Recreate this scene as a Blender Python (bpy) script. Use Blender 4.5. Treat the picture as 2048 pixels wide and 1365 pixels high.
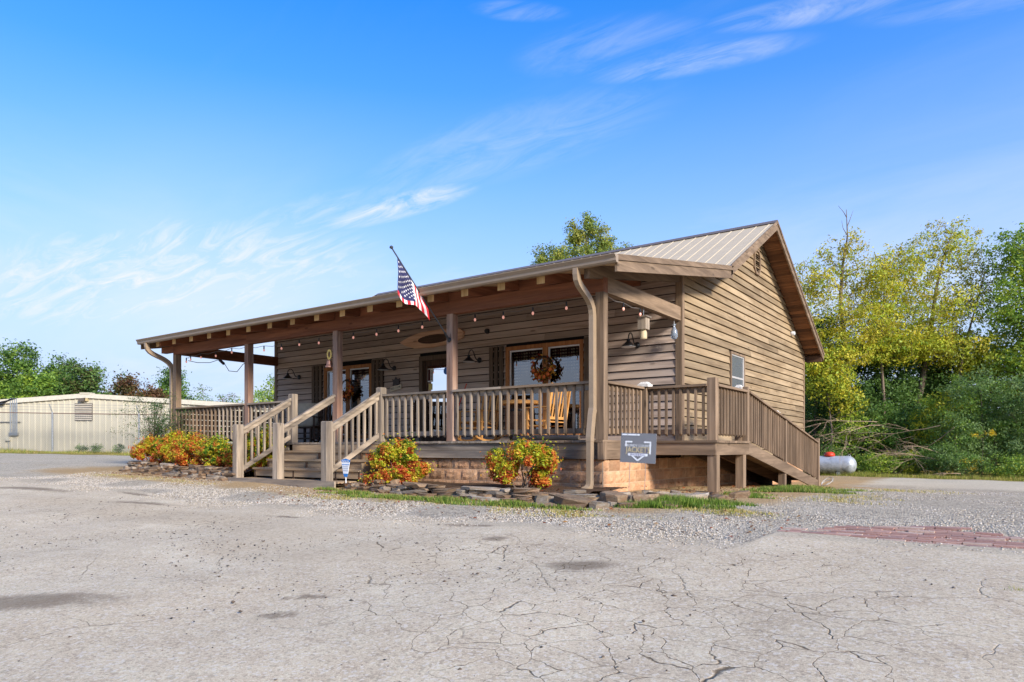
import bpy, math, random
import numpy as np
from mathutils import Vector
R = math.radians
rnd = random.Random(7)
nrg = np.random.default_rng(11)
sc = bpy.context.scene
for o in list(bpy.data.objects): bpy.data.objects.remove(o)
COL = sc.collection

# ------------------------------------------------------------------ camera
cam = bpy.data.cameras.new('camera'); camo = bpy.data.objects.new('camera', cam); COL.objects.link(camo)
cam.sensor_width = 36.0; cam.lens = 1412/2048*36; cam.shift_y = 0.1062
cam.clip_start = 0.05; cam.clip_end = 3000
camo.location = (5.124, -9.495, 0.678); camo.rotation_euler = (R(90), 0, R(35.74))
sc.camera = camo
# ------------------------------------------------------------------ sky, sun, exposure
SUN_EL = 27.0
SUN_AZ = math.atan2(-0.32, 1.0)                 # direction to the sun in plan, from +X
sv = Vector((math.cos(SUN_AZ)*math.cos(R(SUN_EL)), math.sin(SUN_AZ)*math.cos(R(SUN_EL)), math.sin(R(SUN_EL))))
SKY_STRENGTH = 0.15
SUN_STRENGTH = 2.15
SUN_ANGLE = 12.0
sc.view_settings.view_transform = 'Standard'; sc.view_settings.look = 'None'
sc.view_settings.exposure = 1.62; sc.view_settings.gamma = 1.0
sc.view_settings.use_curve_mapping = False
w = bpy.data.worlds.new('World'); sc.world = w; w.use_nodes = True
nt = w.node_tree; nt.nodes.clear()
def N(nt, t, **k):
    n = nt.nodes.new(t)
    for a, b in k.items(): setattr(n, a, b)
    return n
def L(nt, a, b): nt.links.new(a, b)
def ramp(nt, src, stops, interp='LINEAR'):
    r = N(nt, 'ShaderNodeValToRGB'); r.color_ramp.interpolation = interp
    e = r.color_ramp.elements
    while len(e) > 1: e.remove(e[-1])
    e[0].position = stops[0][0]; e[0].color = col4(stops[0][1])
    for p, c in stops[1:]:
        x = e.new(p); x.color = col4(c)
    if src is not None: L(nt, src, r.inputs[0])
    return r.outputs[0]
def col4(c):
    if isinstance(c, (int, float)): return (c, c, c, 1)
    return (c[0], c[1], c[2], 1)
def math_(nt, op, a, b=None, c=None, clamp=False):
    m = N(nt, 'ShaderNodeMath', operation=op); m.use_clamp = clamp
    for i, v in enumerate((a, b, c)):
        if v is None: continue
        if isinstance(v, (int, float)): m.inputs[i].default_value = v
        else: L(nt, v, m.inputs[i])
    return m.outputs[0]
def mixc(nt, f, a, b, mode='MIX'):
    m = N(nt, 'ShaderNodeMix', data_type='RGBA', blend_type=mode)
    for s, v in ((m.inputs[0], f), (m.inputs[6], a), (m.inputs[7], b)):
        if isinstance(v, (int, float)): s.default_value = v if s == m.inputs[0] else col4(v)
        elif isinstance(v, tuple): s.default_value = col4(v)
        else: L(nt, v, s)
    return m.outputs[2]
def noise(nt, vec, scale, detail=4, rough=.55, dist=0, dim='3D'):
    n = N(nt, 'ShaderNodeTexNoise', noise_dimensions=dim)
    n.inputs['Scale'].default_value = scale; n.inputs['Detail'].default_value = detail
    n.inputs['Roughness'].default_value = rough; n.inputs['Distortion'].default_value = dist
    if vec is not None: L(nt, vec, n.inputs['Vector'])
    return n.outputs[0]
def vmap(nt, vec, scale=(1,1,1), loc=(0,0,0), rot=(0,0,0)):
    m = N(nt, 'ShaderNodeMapping')
    m.inputs['Location'].default_value = loc; m.inputs['Rotation'].default_value = rot; m.inputs['Scale'].default_value = scale
    L(nt, vec, m.inputs['Vector']); return m.outputs[0]
sky = N(nt, 'ShaderNodeTexSky', sky_type='NISHITA', sun_disc=False)
sky.sun_elevation = R(SUN_EL); sky.sun_rotation = math.atan2(sv.x, sv.y)
sky.altitude = 300; sky.air_density = 1.0; sky.dust_density = 0.35; sky.ozone_density = 2.5
hs = N(nt, 'ShaderNodeHueSaturation'); hs.inputs['Saturation'].default_value = 1.5; hs.inputs['Hue'].default_value = .512; hs.inputs['Value'].default_value = .74
L(nt, sky.outputs[0], hs.inputs['Color'])
tc = N(nt, 'ShaderNodeTexCoord')
sx = N(nt, 'ShaderNodeSeparateXYZ'); L(nt, tc.outputs['Generated'], sx.inputs[0])
den = math_(nt, 'ADD', math_(nt, 'MAXIMUM', sx.outputs[2], 0.0), 0.16)
cv = N(nt, 'ShaderNodeCombineXYZ')
L(nt, math_(nt, 'DIVIDE', sx.outputs[0], den), cv.inputs[0]); L(nt, math_(nt, 'DIVIDE', sx.outputs[1], den), cv.inputs[1])
# long cirrus streaks on a flat layer, thin veil towards the horizon
st = vmap(nt, cv.outputs[0], (0.55, 1.9, 1), (3.1, 0.4, 0), (0, 0, R(38)))
n1 = noise(nt, st, 1.1, 9, .62, 1.2)
n2 = noise(nt, vmap(nt, cv.outputs[0], (.5, .5, 1), (7.3, 2.2, 0)), 0.9, 3, .5)
streak = math_(nt, 'MULTIPLY', ramp(nt, n1, [(.50, 0), (.78, 1)]), ramp(nt, n2, [(.47, 0), (.68, 1)]))
hz = ramp(nt, sx.outputs[2], [(0.0, .97), (0.10, .93), (0.20, .78), (0.32, .46), (0.45, .16), (0.6, 0)])
n3 = noise(nt, vmap(nt, cv.outputs[0], (.8, 1.5, 1), (1.7, 5.2, 0), (0, 0, R(25))), 0.8, 8, .6, .6)
patch = math_(nt, 'MULTIPLY', ramp(nt, sx.outputs[2], [(0.0, .6), (0.10, 1), (0.24, .75), (0.38, 0)]), ramp(nt, n3, [(.42, 0), (.62, 1)]))
VEIL = (1.30, 1.57, 2.18); WHITE_CLOUD = (2.0, 2.08, 2.25)          # thin haze veil and cirrus white, in the sky texture's own units
cn = noise(nt, vmap(nt, cv.outputs[0], (2.2, 7.5, 1), (0, 0, 0), (0, 0, R(-14))), 1.6, 9, .66, 1.4)
cnr = ramp(nt, cn, [(.34, 0), (.66, 1)])
cir = None
for x_, y_, l_, w_, a_, k_ in ((-1.40, 1.39, .30, .075, 9, .95), (-1.62, 1.27, .45, .12, 14, .35), (-2.35, 1.22, .95, .5, 24, 1.0), (-2.5, 1.75, .6, .4, 30, .7), (-.50, 1.305, .24, .05, 16, .38), (-.62, 1.19, .22, .10, 22, .20), (-.30, 1.285, .20, .045, 18, .42), (-.71, 1.01, .10, .03, 40, .3), (-.08, 1.40, .20, .05, 20, .2), (-1.0, 1.33, .5, .16, 6, .22)):
    e_ = vmap(nt, cv.outputs[0], (1, 1, 0), (0, 0, 0)); sb = N(nt, 'ShaderNodeVectorMath', operation='SUBTRACT'); L(nt, e_, sb.inputs[0]); sb.inputs[1].default_value = (x_, y_, 0)
    e_ = vmap(nt, vmap(nt, sb.outputs[0], (1, 1, 1), (0, 0, 0), (0, 0, R(-a_))), (1/l_, 1/w_, 1))
    ln_ = N(nt, 'ShaderNodeVectorMath', operation='LENGTH'); L(nt, e_, ln_.inputs[0])
    m_ = math_(nt, 'MULTIPLY', ramp(nt, ln_.outputs['Value'], [(0, k_), (.5, k_*.75), (1, 0)], 'EASE'), cnr)
    cir = m_ if cir is None else math_(nt, 'MAXIMUM', cir, m_)
sb = N(nt, 'ShaderNodeVectorMath', operation='SUBTRACT'); L(nt, cv.outputs[0], sb.inputs[0]); sb.inputs[1].default_value = (-2.4, 1.35, 0)
ln_ = N(nt, 'ShaderNodeVectorMath', operation='LENGTH'); L(nt, vmap(nt, sb.outputs[0], (1/1.5, 1/1.0, 0)), ln_.inputs[0])
soft = math_(nt, 'MULTIPLY', ramp(nt, ln_.outputs['Value'], [(0, .5), (1, 0)], 'EASE'), ramp(nt, n3, [(.34, .15), (.62, 1)]))
cir = math_(nt, 'MAXIMUM', cir, soft)
mx = mixc(nt, hz, hs.outputs[0], VEIL)
mx = mixc(nt, math_(nt, 'MAXIMUM', math_(nt, 'MAXIMUM', math_(nt, 'MULTIPLY', streak, .12), cir), math_(nt, 'MULTIPLY', patch, .45), clamp=True), mx, WHITE_CLOUD)
bg = N(nt, 'ShaderNodeBackground'); bg.inputs['Strength'].default_value = SKY_STRENGTH
L(nt, mx, bg.inputs['Color'])
wo = N(nt, 'ShaderNodeOutputWorld'); L(nt, bg.outputs[0], wo.inputs[0])
sun = bpy.data.lights.new('sun', 'SUN'); sun.energy = SUN_STRENGTH; sun.angle = R(SUN_ANGLE); sun.color = (1.0, .95, .88)
suno = bpy.data.objects.new('sun', sun); COL.objects.link(suno); suno.location = (20, -15, 25)
suno.rotation_euler = sv.to_track_quat('Z', 'Y').to_euler()

# ------------------------------------------------------------------ helpers
def srgb(r, g, b):
    f = lambda c: (c/255/12.92 if c/255 <= .04045 else ((c/255+.055)/1.055)**2.4)
    return (f(r), f(g), f(b))
def tag(o, label=None, cat=None, group=None, kind=None):
    if label: o['label'] = label
    if cat: o['category'] = cat
    if group: o['group'] = group
    if kind: o['kind'] = kind
    return o
def empty(name, loc=(0,0,0), rz=0, label=None, cat=None, group=None):
    o = bpy.data.objects.new(name, None); COL.objects.link(o); o.location = loc; o.rotation_euler = (0, 0, rz)
    o.empty_display_size = .1
    return tag(o, label, cat, group)
def link(name, me, parent=None, loc=(0,0,0), rot=(0,0,0)):
    o = bpy.data.objects.new(name, me); COL.objects.link(o)
    o.location = loc; o.rotation_euler = rot
    if parent is not None: o.parent = parent
    return o
class MB:
    """collects shapes, builds one mesh"""
    def __init__(s): s.v = []; s.f = []; s.m = []
    def add(s, v, f, mi=0):
        n = len(s.v); s.v += [tuple(p) for p in v]; s.f += [tuple(i+n for i in q) for q in f]; s.m += [mi]*len(f); return s
    def box(s, x0, x1, y0, y1, z0, z1, mi=0):
        return s.add([(x0,y0,z0),(x1,y0,z0),(x1,y1,z0),(x0,y1,z0),(x0,y0,z1),(x1,y0,z1),(x1,y1,z1),(x0,y1,z1)], BOXF, mi)
    def bar(s, p0, p1, w, h, mi=0, up=(0,0,1)):
        p0 = Vector(p0); p1 = Vector(p1); d = (p1-p0).normalized(); u = Vector(up)
        if abs(d.dot(u)) > .98: u = Vector((0,1,0))
        r = d.cross(u).normalized()*(w/2); u = r.cross(d).normalized()*(h/2)
        v = [p0-r-u, p0+r-u, p0+r+u, p0-r+u, p1-r-u, p1+r-u, p1+r+u, p1-r+u]
        return s.add(v, [(0,1,2,3),(7,6,5,4),(0,4,5,1),(1,5,6,2),(2,6,7,3),(3,7,4,0)], mi)
    def tube(s, pts, rad, seg=8, mi=0, cap=True, sq=None):
        pts = [Vector(p) for p in pts]; n = len(pts); rings = []
        if isinstance(rad, (int, float)): rad = [rad]*n
        pu = None
        for i, p in enumerate(pts):
            d = (pts[min(i+1, n-1)]-pts[max(i-1, 0)]).normalized()
            u = pu if pu is not None else (Vector((0,0,1)) if abs(d.z) < .9 else Vector((1,0,0)))
            r = d.cross(u); 
            if r.length < 1e-4: r = d.cross(Vector((0,1,0)))
            r.normalize(); u = r.cross(d).normalized(); pu = u
            ring = []
            for k in range(seg):
                if sq:   # rectangular section half sizes
                    a = [(-1,-1),(1,-1),(1,1),(-1,1)][k]; ring.append(p + r*a[0]*sq[0] + u*a[1]*sq[1])
                else:
                    a = 2*math.pi*k/seg; ring.append(p + (r*math.cos(a)+u*math.sin(a))*rad[i])
            rings.append(ring)
        v = [q for ring in rings for q in ring]; f = []
        for i in range(n-1):
            for k in range(seg):
                f.append((i*seg+k, i*seg+(k+1)%seg, (i+1)*seg+(k+1)%seg, (i+1)*seg+k))
        if cap: f.append(tuple(range(seg-1, -1, -1))); f.append(tuple((n-1)*seg+k for k in range(seg)))
        return s.add(v, f, mi)
    def lathe(s, prof, seg=16, c=(0,0,0), mi=0, axis='z'):
        v = []; f = []; n = len(prof)
        for r, z in prof:
            for k in range(seg):
                a = 2*math.pi*k/seg
                p = (r*math.cos(a), r*math.sin(a), z)
                if axis == 'x': p = (z, p[0], p[1])
                if axis == 'y': p = (p[0], z, p[1])
                v.append((p[0]+c[0], p[1]+c[1], p[2]+c[2]))
        for i in range(n-1):
            for k in range(seg): f.append((i*seg+k, i*seg+(k+1)%seg, (i+1)*seg+(k+1)%seg, (i+1)*seg+k))
        f.append(tuple(range(seg-1, -1, -1))); f.append(tuple((n-1)*seg+k for k in range(seg)))
        return s.add(v, f, mi)
    def prism(s, poly, d0, d1, plane='xz', mi=0):
        n = len(poly)
        P = {'xz': lambda a, b, d: (a, d, b), 'yz': lambda a, b, d: (d, a, b), 'xy': lambda a, b, d: (a, b, d)}[plane]
        v = [P(a, b, d0) for a, b in poly] + [P(a, b, d1) for a, b in poly]
        f = [tuple(range(n)), tuple(range(2*n-1, n-1, -1))] + [(i, i+n, (i+1)%n+n, (i+1)%n) for i in range(n)]
        return s.add(v, f, mi)
    def mesh(s, name, mats, smooth=False):
        me = bpy.data.meshes.new(name); me.from_pydata(s.v, [], s.f)
        for m in (mats if isinstance(mats, (list, tuple)) else [mats]): me.materials.append(m)
        if any(s.m): me.polygons.foreach_set('material_index', s.m)
        if smooth: me.polygons.foreach_set('use_smooth', [True]*len(me.polygons))
        import bmesh
        bm = bmesh.new(); bm.from_mesh(me); bmesh.ops.recalc_face_normals(bm, faces=bm.faces); bm.to_mesh(me); bm.free()
        me.update(); return me
    def build(s, name, mats, parent=None, loc=(0,0,0), rot=(0,0,0), smooth=False):
        return link(name, s.mesh(name, mats, smooth), parent, loc, rot)
BOXF = [(0,3,2,1),(4,5,6,7),(0,1,5,4),(1,2,6,5),(2,3,7,6),(3,0,4,7)]
_bc = {}
def boxmesh(dx, dy, dz, mat, ch=0.0):
    k = (round(dx,4), round(dy,4), round(dz,4), mat.name, ch)
    if k not in _bc:
        m = MB(); a, b, c = dx/2, dy/2, dz/2
        if ch:     # posts: chamfered vertical edges and top
            o = [(-a+ch,-b),(a-ch,-b),(a,-b+ch),(a,b-ch),(a-ch,b),(-a+ch,b),(-a,b-ch),(-a,-b+ch)]
            t = ch*1.2; v = [(x,y,-c) for x,y in o]+[(x,y,c-t) for x,y in o]+[(x*(1-t/a),y*(1-t/b),c) for x,y in o]
            f = [tuple(range(7,-1,-1)), tuple(range(16,24))]
            for r in (0, 8): f += [(r+i, r+(i+1)%8, r+8+(i+1)%8, r+8+i) for i in range(8)]
            m.add(v, f)
        else: m.box(-a,a,-b,b,-c,c)
        _bc[k] = m.mesh('piece', mat)
    return _bc[k]
def box(name, x0, x1, y0, y1, z0, z1, mat, parent=None, ch=0.0):
    return link(name, boxmesh(x1-x0, y1-y0, z1-z0, mat, ch), parent, ((x0+x1)/2, (y0+y1)/2, (z0+z1)/2))
def fastmesh(name, verts, faces_quads, mat, cols=None, tris=False, smooth=False):
    """big meshes straight from numpy arrays"""
    me = bpy.data.meshes.new(name); nv = len(verts); k = 3 if tris else 4; nf = len(faces_quads)
    me.vertices.add(nv); me.vertices.foreach_set('co', np.asarray(verts, np.float32).ravel())
    me.loops.add(nf*k); me.loops.foreach_set('vertex_index', np.asarray(faces_quads, np.int32).ravel())
    me.polygons.add(nf); me.polygons.foreach_set('loop_start', np.arange(nf, dtype=np.int32)*k)
    if smooth: me.polygons.foreach_set('use_smooth', np.ones(nf, bool))
    me.materials.append(mat)
    if cols is not None:
        at = me.attributes.new('tint', 'FLOAT_COLOR', 'POINT')
        c = np.ones((nv, 4), np.float32); c[:, :3] = cols; at.data.foreach_set('color', c.ravel())
    me.update(calc_edges=True); me.validate(); return me
def copy_tree(o, parent=None):
    c = o.copy(); COL.objects.link(c); c.parent = parent
    for ch in list(o.children): copy_tree(ch, c)
    return c
def textmesh(txt, size, mat, depth=.002, spacing=1.0):
    cu = bpy.data.curves.new('lettering', 'FONT'); cu.body = txt; cu.size = size; cu.extrude = depth
    cu.align_x = 'CENTER'; cu.align_y = 'CENTER'; cu.space_character = spacing; cu.resolution_u = 2
    o = bpy.data.objects.new('tmp', cu); COL.objects.link(o)
    dg = bpy.context.evaluated_depsgraph_get(); me = bpy.data.meshes.new_from_object(o.evaluated_get(dg))
    bpy.data.objects.remove(o); me.materials.clear(); me.materials.append(mat); return me

# ------------------------------------------------------------------ terrain height
def ss(a, b, x):
    t = np.clip((x-a)/(b-a), 0, 1); return t*t*(3-2*t)
def tz(X, Y):
    X = np.asarray(X, float); Y = np.asarray(Y, float)
    z = 0.0203*np.clip(-4-X, 0, 45)
    z = z-0.055*np.clip(-1.0-Y, 0, 12)
    return z-np.minimum(0.036*np.clip(Y-3, 0, 100), 0.22)*ss(-14, -4, X)
def gz(x, y): return float(tz(x, y))

# ------------------------------------------------------------------ materials
def newmat(name):
    m = bpy.data.materials.new(name); m.use_nodes = True; nt = m.node_tree
    return m, nt, nt.nodes['Principled BSDF']
def setbump(nt, b, h, strength, dist=.01):
    n = N(nt, 'ShaderNodeBump'); n.inputs['Strength'].default_value = strength; n.inputs['Distance'].default_value = dist
    L(nt, h, n.inputs['Height']); L(nt, n.outputs[0], b.inputs['Normal'])
def plain(name, c, rough=.6, metal=0.0, spec=.5, var=.12, nscale=9, bump=0):
    m, nt, b = newmat(name)
    t = N(nt, 'ShaderNodeTexCoord'); n = noise(nt, t.outputs['Object'], nscale, 5)
    lo = tuple(x*(1-var) for x in c); hi = tuple(min(1, x*(1+var)) for x in c)
    L(nt, ramp(nt, n, [(.3, lo), (.7, hi)]), b.inputs['Base Color'])
    b.inputs['Roughness'].default_value = rough; b.inputs['Metallic'].default_value = metal
    b.inputs['Specular IOR Level'].default_value = spec
    if bump: setbump(nt, b, noise(nt, t.outputs['Object'], nscale*4, 4), bump)
    return m
def wood(name, dark, light, axis='x', patch=None, patch_amt=.5, rough=.82, bump=.35, val=.22, knots=True, fine=1.0):
    """weathered timber, grain along one local axis; every piece is shifted and toned by its own random number"""
    m, nt, b = newmat(name)
    t = N(nt, 'ShaderNodeTexCoord'); oi = N(nt, 'ShaderNodeObjectInfo')
    off = N(nt, 'ShaderNodeVectorMath', operation='SCALE'); off.inputs[0].default_value = (37.3, 51.7, 29.1); L(nt, oi.outputs['Random'], off.inputs['Scale'])
    av = N(nt, 'ShaderNodeVectorMath', operation='ADD'); L(nt, t.outputs['Object'], av.inputs[0]); L(nt, off.outputs[0], av.inputs[1])
    long_, cross = .9, 26*fine
    scl = {'x': (long_, cross, cross), 'y': (cross, long_, cross), 'z': (cross, cross, long_)}[axis]
    g = noise(nt, vmap(nt, av.outputs[0], scl), 1.0, 6, .62, .35)
    scl2 = {'x': (.5, 3, 3), 'y': (3, .5, 3), 'z': (3, 3, .5)}[axis]
    g2 = noise(nt, vmap(nt, av.outputs[0], scl2), 1.4, 4, .6, .4)
    c = ramp(nt, g, [(.28, dark), (.72, light)])
    if patch: c = mixc(nt, math_(nt, 'MULTIPLY', ramp(nt, g2, [(.40, 0), (.66, 1)]), patch_amt), c, patch)
    if knots:
        vo = N(nt, 'ShaderNodeTexVoronoi', feature='F1'); vo.inputs['Scale'].default_value = 2.3
        scl3 = {'x': (.45, 1.6, 1.6), 'y': (1.6, .45, 1.6), 'z': (1.6, 1.6, .45)}[axis]
        L(nt, vmap(nt, av.outputs[0], scl3), vo.inputs['Vector'])
        c = mixc(nt, math_(nt, 'MULTIPLY', ramp(nt, vo.outputs['Distance'], [(.05, 1), (.09, 0)]), .6), c, tuple(x*.35 for x in dark))
    hv = N(nt, 'ShaderNodeHueSaturation'); L(nt, c, hv.inputs['Color'])
    mr = N(nt, 'ShaderNodeMapRange'); mr.inputs[3].default_value = 1-val; mr.inputs[4].default_value = 1+val
    L(nt, oi.outputs['Random'], mr.inputs[0]); L(nt, mr.outputs[0], hv.inputs['Value'])
    L(nt, hv.outputs[0], b.inputs['Base Color']); b.inputs['Roughness'].default_value = rough
    b.inputs['Specular IOR Level'].default_value = .25
    setbump(nt, b, g, bump, .004); return m
def wood3(name, *a, **k): return {ax: wood(name+'_'+ax, *a, axis=ax, **k) for ax in 'xyz'}
STAIN = wood3('stained_tan_wood', srgb(92, 74, 56), srgb(160, 134, 107), patch=srgb(100, 82, 65), patch_amt=.55, fine=.5, val=.22, bump=.6)
SIDE = wood3('stained_siding', srgb(104, 85, 61), srgb(158, 133, 100), patch=srgb(174, 151, 118), patch_amt=.6, val=.24, fine=.7)
FSIDE = wood3('shade_lifted_porch_siding', srgb(134, 115, 101), srgb(196, 172, 152), patch=srgb(180, 164, 150), patch_amt=.6, val=.22, fine=.7)  # same siding wood, greyer, its base lightened to make up for porch shade
GREY = wood3('weathered_grey_wood', srgb(90, 77, 64), srgb(190, 170, 145), patch=srgb(106, 97, 88), patch_amt=.7, val=.16, bump=.6, fine=.42)
POST = wood3('reddish_weathered_post', srgb(92, 70, 58), srgb(178, 150, 128), patch=srgb(132, 92, 72), patch_amt=.65, val=.12, bump=.6, fine=.4)
TREAD = wood3('worn_tread_wood', srgb(128, 100, 72), srgb(192, 164, 126), patch=srgb(112, 98, 84), patch_amt=.65, fine=.5)
BEAM = wood3('rough_red_brown_timber', srgb(92, 52, 34), srgb(150, 96, 66), patch=srgb(120, 82, 62), patch_amt=.5, fine=.5)
PALE = wood3('pale_cut_wood', srgb(168, 130, 84), srgb(214, 184, 132), val=.1)
PINE = wood3('pale_pine_boards', srgb(176, 146, 108), srgb(222, 196, 156), val=.1)
SOFF = wood3('brown_soffit_wood', srgb(84, 52, 32), srgb(150, 104, 68), patch=srgb(70, 44, 30), patch_amt=.6, val=.35)
DARKW = wood3('dark_brown_wood', srgb(52, 36, 26), srgb(94, 70, 52), val=.2)
HONEY = wood3('honey_coloured_wood', srgb(176, 116, 58), srgb(222, 166, 96), val=.12, knots=False)
SHUT = wood3('brown_shutter_wood', srgb(72, 58, 46), srgb(108, 90, 72), val=.12, knots=False)
CEDAR = wood3('orange_cedar_trim', srgb(132, 84, 48), srgb(184, 126, 78), val=.1, knots=False)
GUTTER = plain('tan_gutter_metal', srgb(148, 128, 104), .45, .0, .5, .05)
DSPOUT = plain('tan_downspout_metal', srgb(152, 130, 104), .4, .0, .5, .06)
ROOFM = plain('beige_roof_metal', srgb(196, 176, 142), .6, .0, .5, .06, 3)
BLACK = plain('black_painted_metal', (.012, .012, .013), .4, .0, .5, .1)
VOID = plain('dark_interior', (.012, .011, .010), .9, 0, .1, .1)  # near-black base colour stands in for shade in gaps and unlit spaces
WHITE = plain('white_paint', (.72, .71, .68), .55, 0, .4, .05)
CAPM = plain('flaking_white_cap', srgb(214, 206, 192), .8, 0, .2, .25, 40)
GREYM = plain('galvanised_steel', (.34, .35, .35), .45, .7, .5, .15, 14)
RED = plain('red_paint', srgb(206, 62, 30), .5, 0, .4, .1)
BRICKM_C = [srgb(164, 126, 110), srgb(176, 138, 120), srgb(156, 122, 108), srgb(186, 158, 138)]
def tinted(name, rough=.6, spec=.3, trans=0.0, gain=1.0):
    m, nt, b = newmat(name)
    a = N(nt, 'ShaderNodeAttribute', attribute_name='tint')
    L(nt, a.outputs['Color'], b.inputs['Base Color']); b.inputs['Roughness'].default_value = rough; b.inputs['Specular IOR Level'].default_value = spec
    if trans:
        tr = N(nt, 'ShaderNodeBsdfTranslucent'); L(nt, a.outputs['Color'], tr.inputs['Color'])
        ms = N(nt, 'ShaderNodeMixShader'); ms.inputs[0].default_value = trans
        out = nt.nodes['Material Output']; L(nt, b.outputs[0], ms.inputs[1]); L(nt, tr.outputs[0], ms.inputs[2]); L(nt, ms.outputs[0], out.inputs['Surface'])
    return m
LEAF = tinted('leaves', .55, .35, .46)
GRASSM = tinted('grass_blades', .6, .2, .3)
STONEM_T = tinted('loose_stones', .85, .2)
def stone_mat(name, a, bcol, ccol, scale=6, bump=.6):
    m, nt, b = newmat(name)
    t = N(nt, 'ShaderNodeTexCoord'); oi = N(nt, 'ShaderNodeObjectInfo')
    off = N(nt, 'ShaderNodeVectorMath', operation='SCALE'); off.inputs[0].default_value = (17.3, 31.7, 9.1); L(nt, oi.outputs['Random'], off.inputs['Scale'])
    av = N(nt, 'ShaderNodeVectorMath', operation='ADD'); L(nt, t.outputs['Object'], av.inputs[0]); L(nt, off.outputs[0], av.inputs[1])
    n = noise(nt, av.outputs[0], scale, 7, .65, .3); n2 = noise(nt, av.outputs[0], scale*.4, 3)
    c = ramp(nt, n, [(.3, a), (.7, bcol)]); c = mixc(nt, ramp(nt, n2, [(.42, 0), (.62, .8)]), c, ccol)
    hv = N(nt, 'ShaderNodeHueSaturation'); L(nt, c, hv.inputs['Color'])
    mr = N(nt, 'ShaderNodeMapRange'); mr.inputs[3].default_value = .72; mr.inputs[4].default_value = 1.25
    L(nt, oi.outputs['Random'], mr.inputs[0]); L(nt, mr.outputs[0], hv.inputs['Value'])
    L(nt, hv.outputs[0], b.inputs['Base Color']); b.inputs['Roughness'].default_value = .9; b.inputs['Specular IOR Level'].default_value = .2
    setbump(nt, b, noise(nt, av.outputs[0], scale*5, 6, .7), bump, .02); return m
BLOCKM = stone_mat('split_face_block', srgb(160, 118, 84), srgb(208, 166, 126), srgb(188, 140, 102), 9, 1.0)
FLAG = stone_mat('brown_fieldstone', srgb(104, 84, 64), srgb(160, 136, 108), srgb(134, 104, 78), 7)
FLAG2 = stone_mat('grey_fieldstone', srgb(120, 108, 94), srgb(180, 166, 146), srgb(150, 126, 100), 7)
MORTAR = plain('mortar', srgb(196, 168, 136), .9, 0, .1, .08, 20)
GLASS, gnt, gb = newmat('window_glass')
gl = N(gnt, 'ShaderNodeBsdfGlossy'); gl.inputs['Roughness'].default_value = .02; gl.inputs['Color'].default_value = (.95, .97, 1, 1)
tp = N(gnt, 'ShaderNodeBsdfTransparent'); tp.inputs['Color'].default_value = (.72, .76, .76, 1)
fr = N(gnt, 'ShaderNodeFresnel'); fr.inputs['IOR'].default_value = 1.9
gm = N(gnt, 'ShaderNodeMixShader'); L(gnt, math_(gnt, 'MULTIPLY', fr.outputs[0], 1.9, clamp=True), gm.inputs[0]); L(gnt, tp.outputs[0], gm.inputs[1]); L(gnt, gl.outputs[0], gm.inputs[2])
L(gnt, gm.outputs[0], gnt.nodes['Material Output'].inputs['Surface'])
def emis(name, c, s):
    m, nt, b = newmat(name); b.inputs['Base Color'].default_value = col4(c); b.inputs['Emission Color'].default_value = col4(c); b.inputs['Emission Strength'].default_value = s
    b.inputs['Roughness'].default_value = .25; return m
BULB = emis('pink_lit_bulb', srgb(240, 170, 150), .16)
TUBE = emis('warm_tube_lamp', (1.0, .72, .36), 3.0)
SCREEN, snt, sb_ = newmat('added_dulling_screen'); sb_.inputs['Base Color'].default_value = (.16, .17, .17, 1); sb_.inputs['Roughness'].default_value = .7  # grey sheet added over the gable pane to dull its reflection
tp2 = N(snt, 'ShaderNodeBsdfTransparent'); sm2 = N(snt, 'ShaderNodeMixShader'); sm2.inputs[0].default_value = .45
L(snt, sb_.outputs[0], sm2.inputs[1]); L(snt, tp2.outputs[0], sm2.inputs[2]); L(snt, sm2.outputs[0], snt.nodes['Material Output'].inputs['Surface'])
CHECK, cnt, cb = newmat('checked_curtain_cloth')
ct = N(cnt, 'ShaderNodeTexCoord'); cs = N(cnt, 'ShaderNodeSeparateXYZ'); L(cnt, ct.outputs['Object'], cs.inputs[0])
def stripe(v, f): return math_(cnt, 'GREATER_THAN', math_(cnt, 'FRACT', math_(cnt, 'MULTIPLY', v, f)), .5)
ca = math_(cnt, 'ADD', stripe(cs.outputs[0], 15), stripe(cs.outputs[2], 15))
L(cnt, ramp(cnt, math_(cnt, 'MULTIPLY', ca, .5), [(0, srgb(40, 20, 22)), (.5, srgb(104, 52, 48)), (1, srgb(214, 196, 168))], 'CONSTANT'), cb.inputs['Base Color'])
cb.inputs['Roughness'].default_value = .9
# ================================================================== SETTING: ground, asphalt, brick edging
def lines(*segs):
    out = []
    for a, b, s in segs: out += list(np.arange(a, b, s))
    return np.array(out+[segs[-1][1]])
def attr(me, name, vals):
    a = me.attributes.new(name, 'FLOAT', 'POINT'); a.data.foreach_set('value', np.asarray(vals, np.float32).ravel())
def gridmesh(name, GX, GY, Z, mat):
    ny, nx = GX.shape; v = np.stack([GX, GY, Z], -1).reshape(-1, 3)
    i = np.arange(nx*ny).reshape(ny, nx)
    f = np.stack([i[:-1,:-1], i[:-1,1:], i[1:,1:], i[1:,:-1]], -1).reshape(-1, 4)
    return fastmesh(name, v, f, mat, smooth=True)
def wob(x, k=1.0, s=0.0):
    return .45*np.sin(x*1.7*k+s)+.3*np.sin(x*3.9*k+1.3+s*2)+.18*np.sin(x*9.1*k+.4+s)+.1*np.sin(x*21.3*k+2+s)

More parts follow.
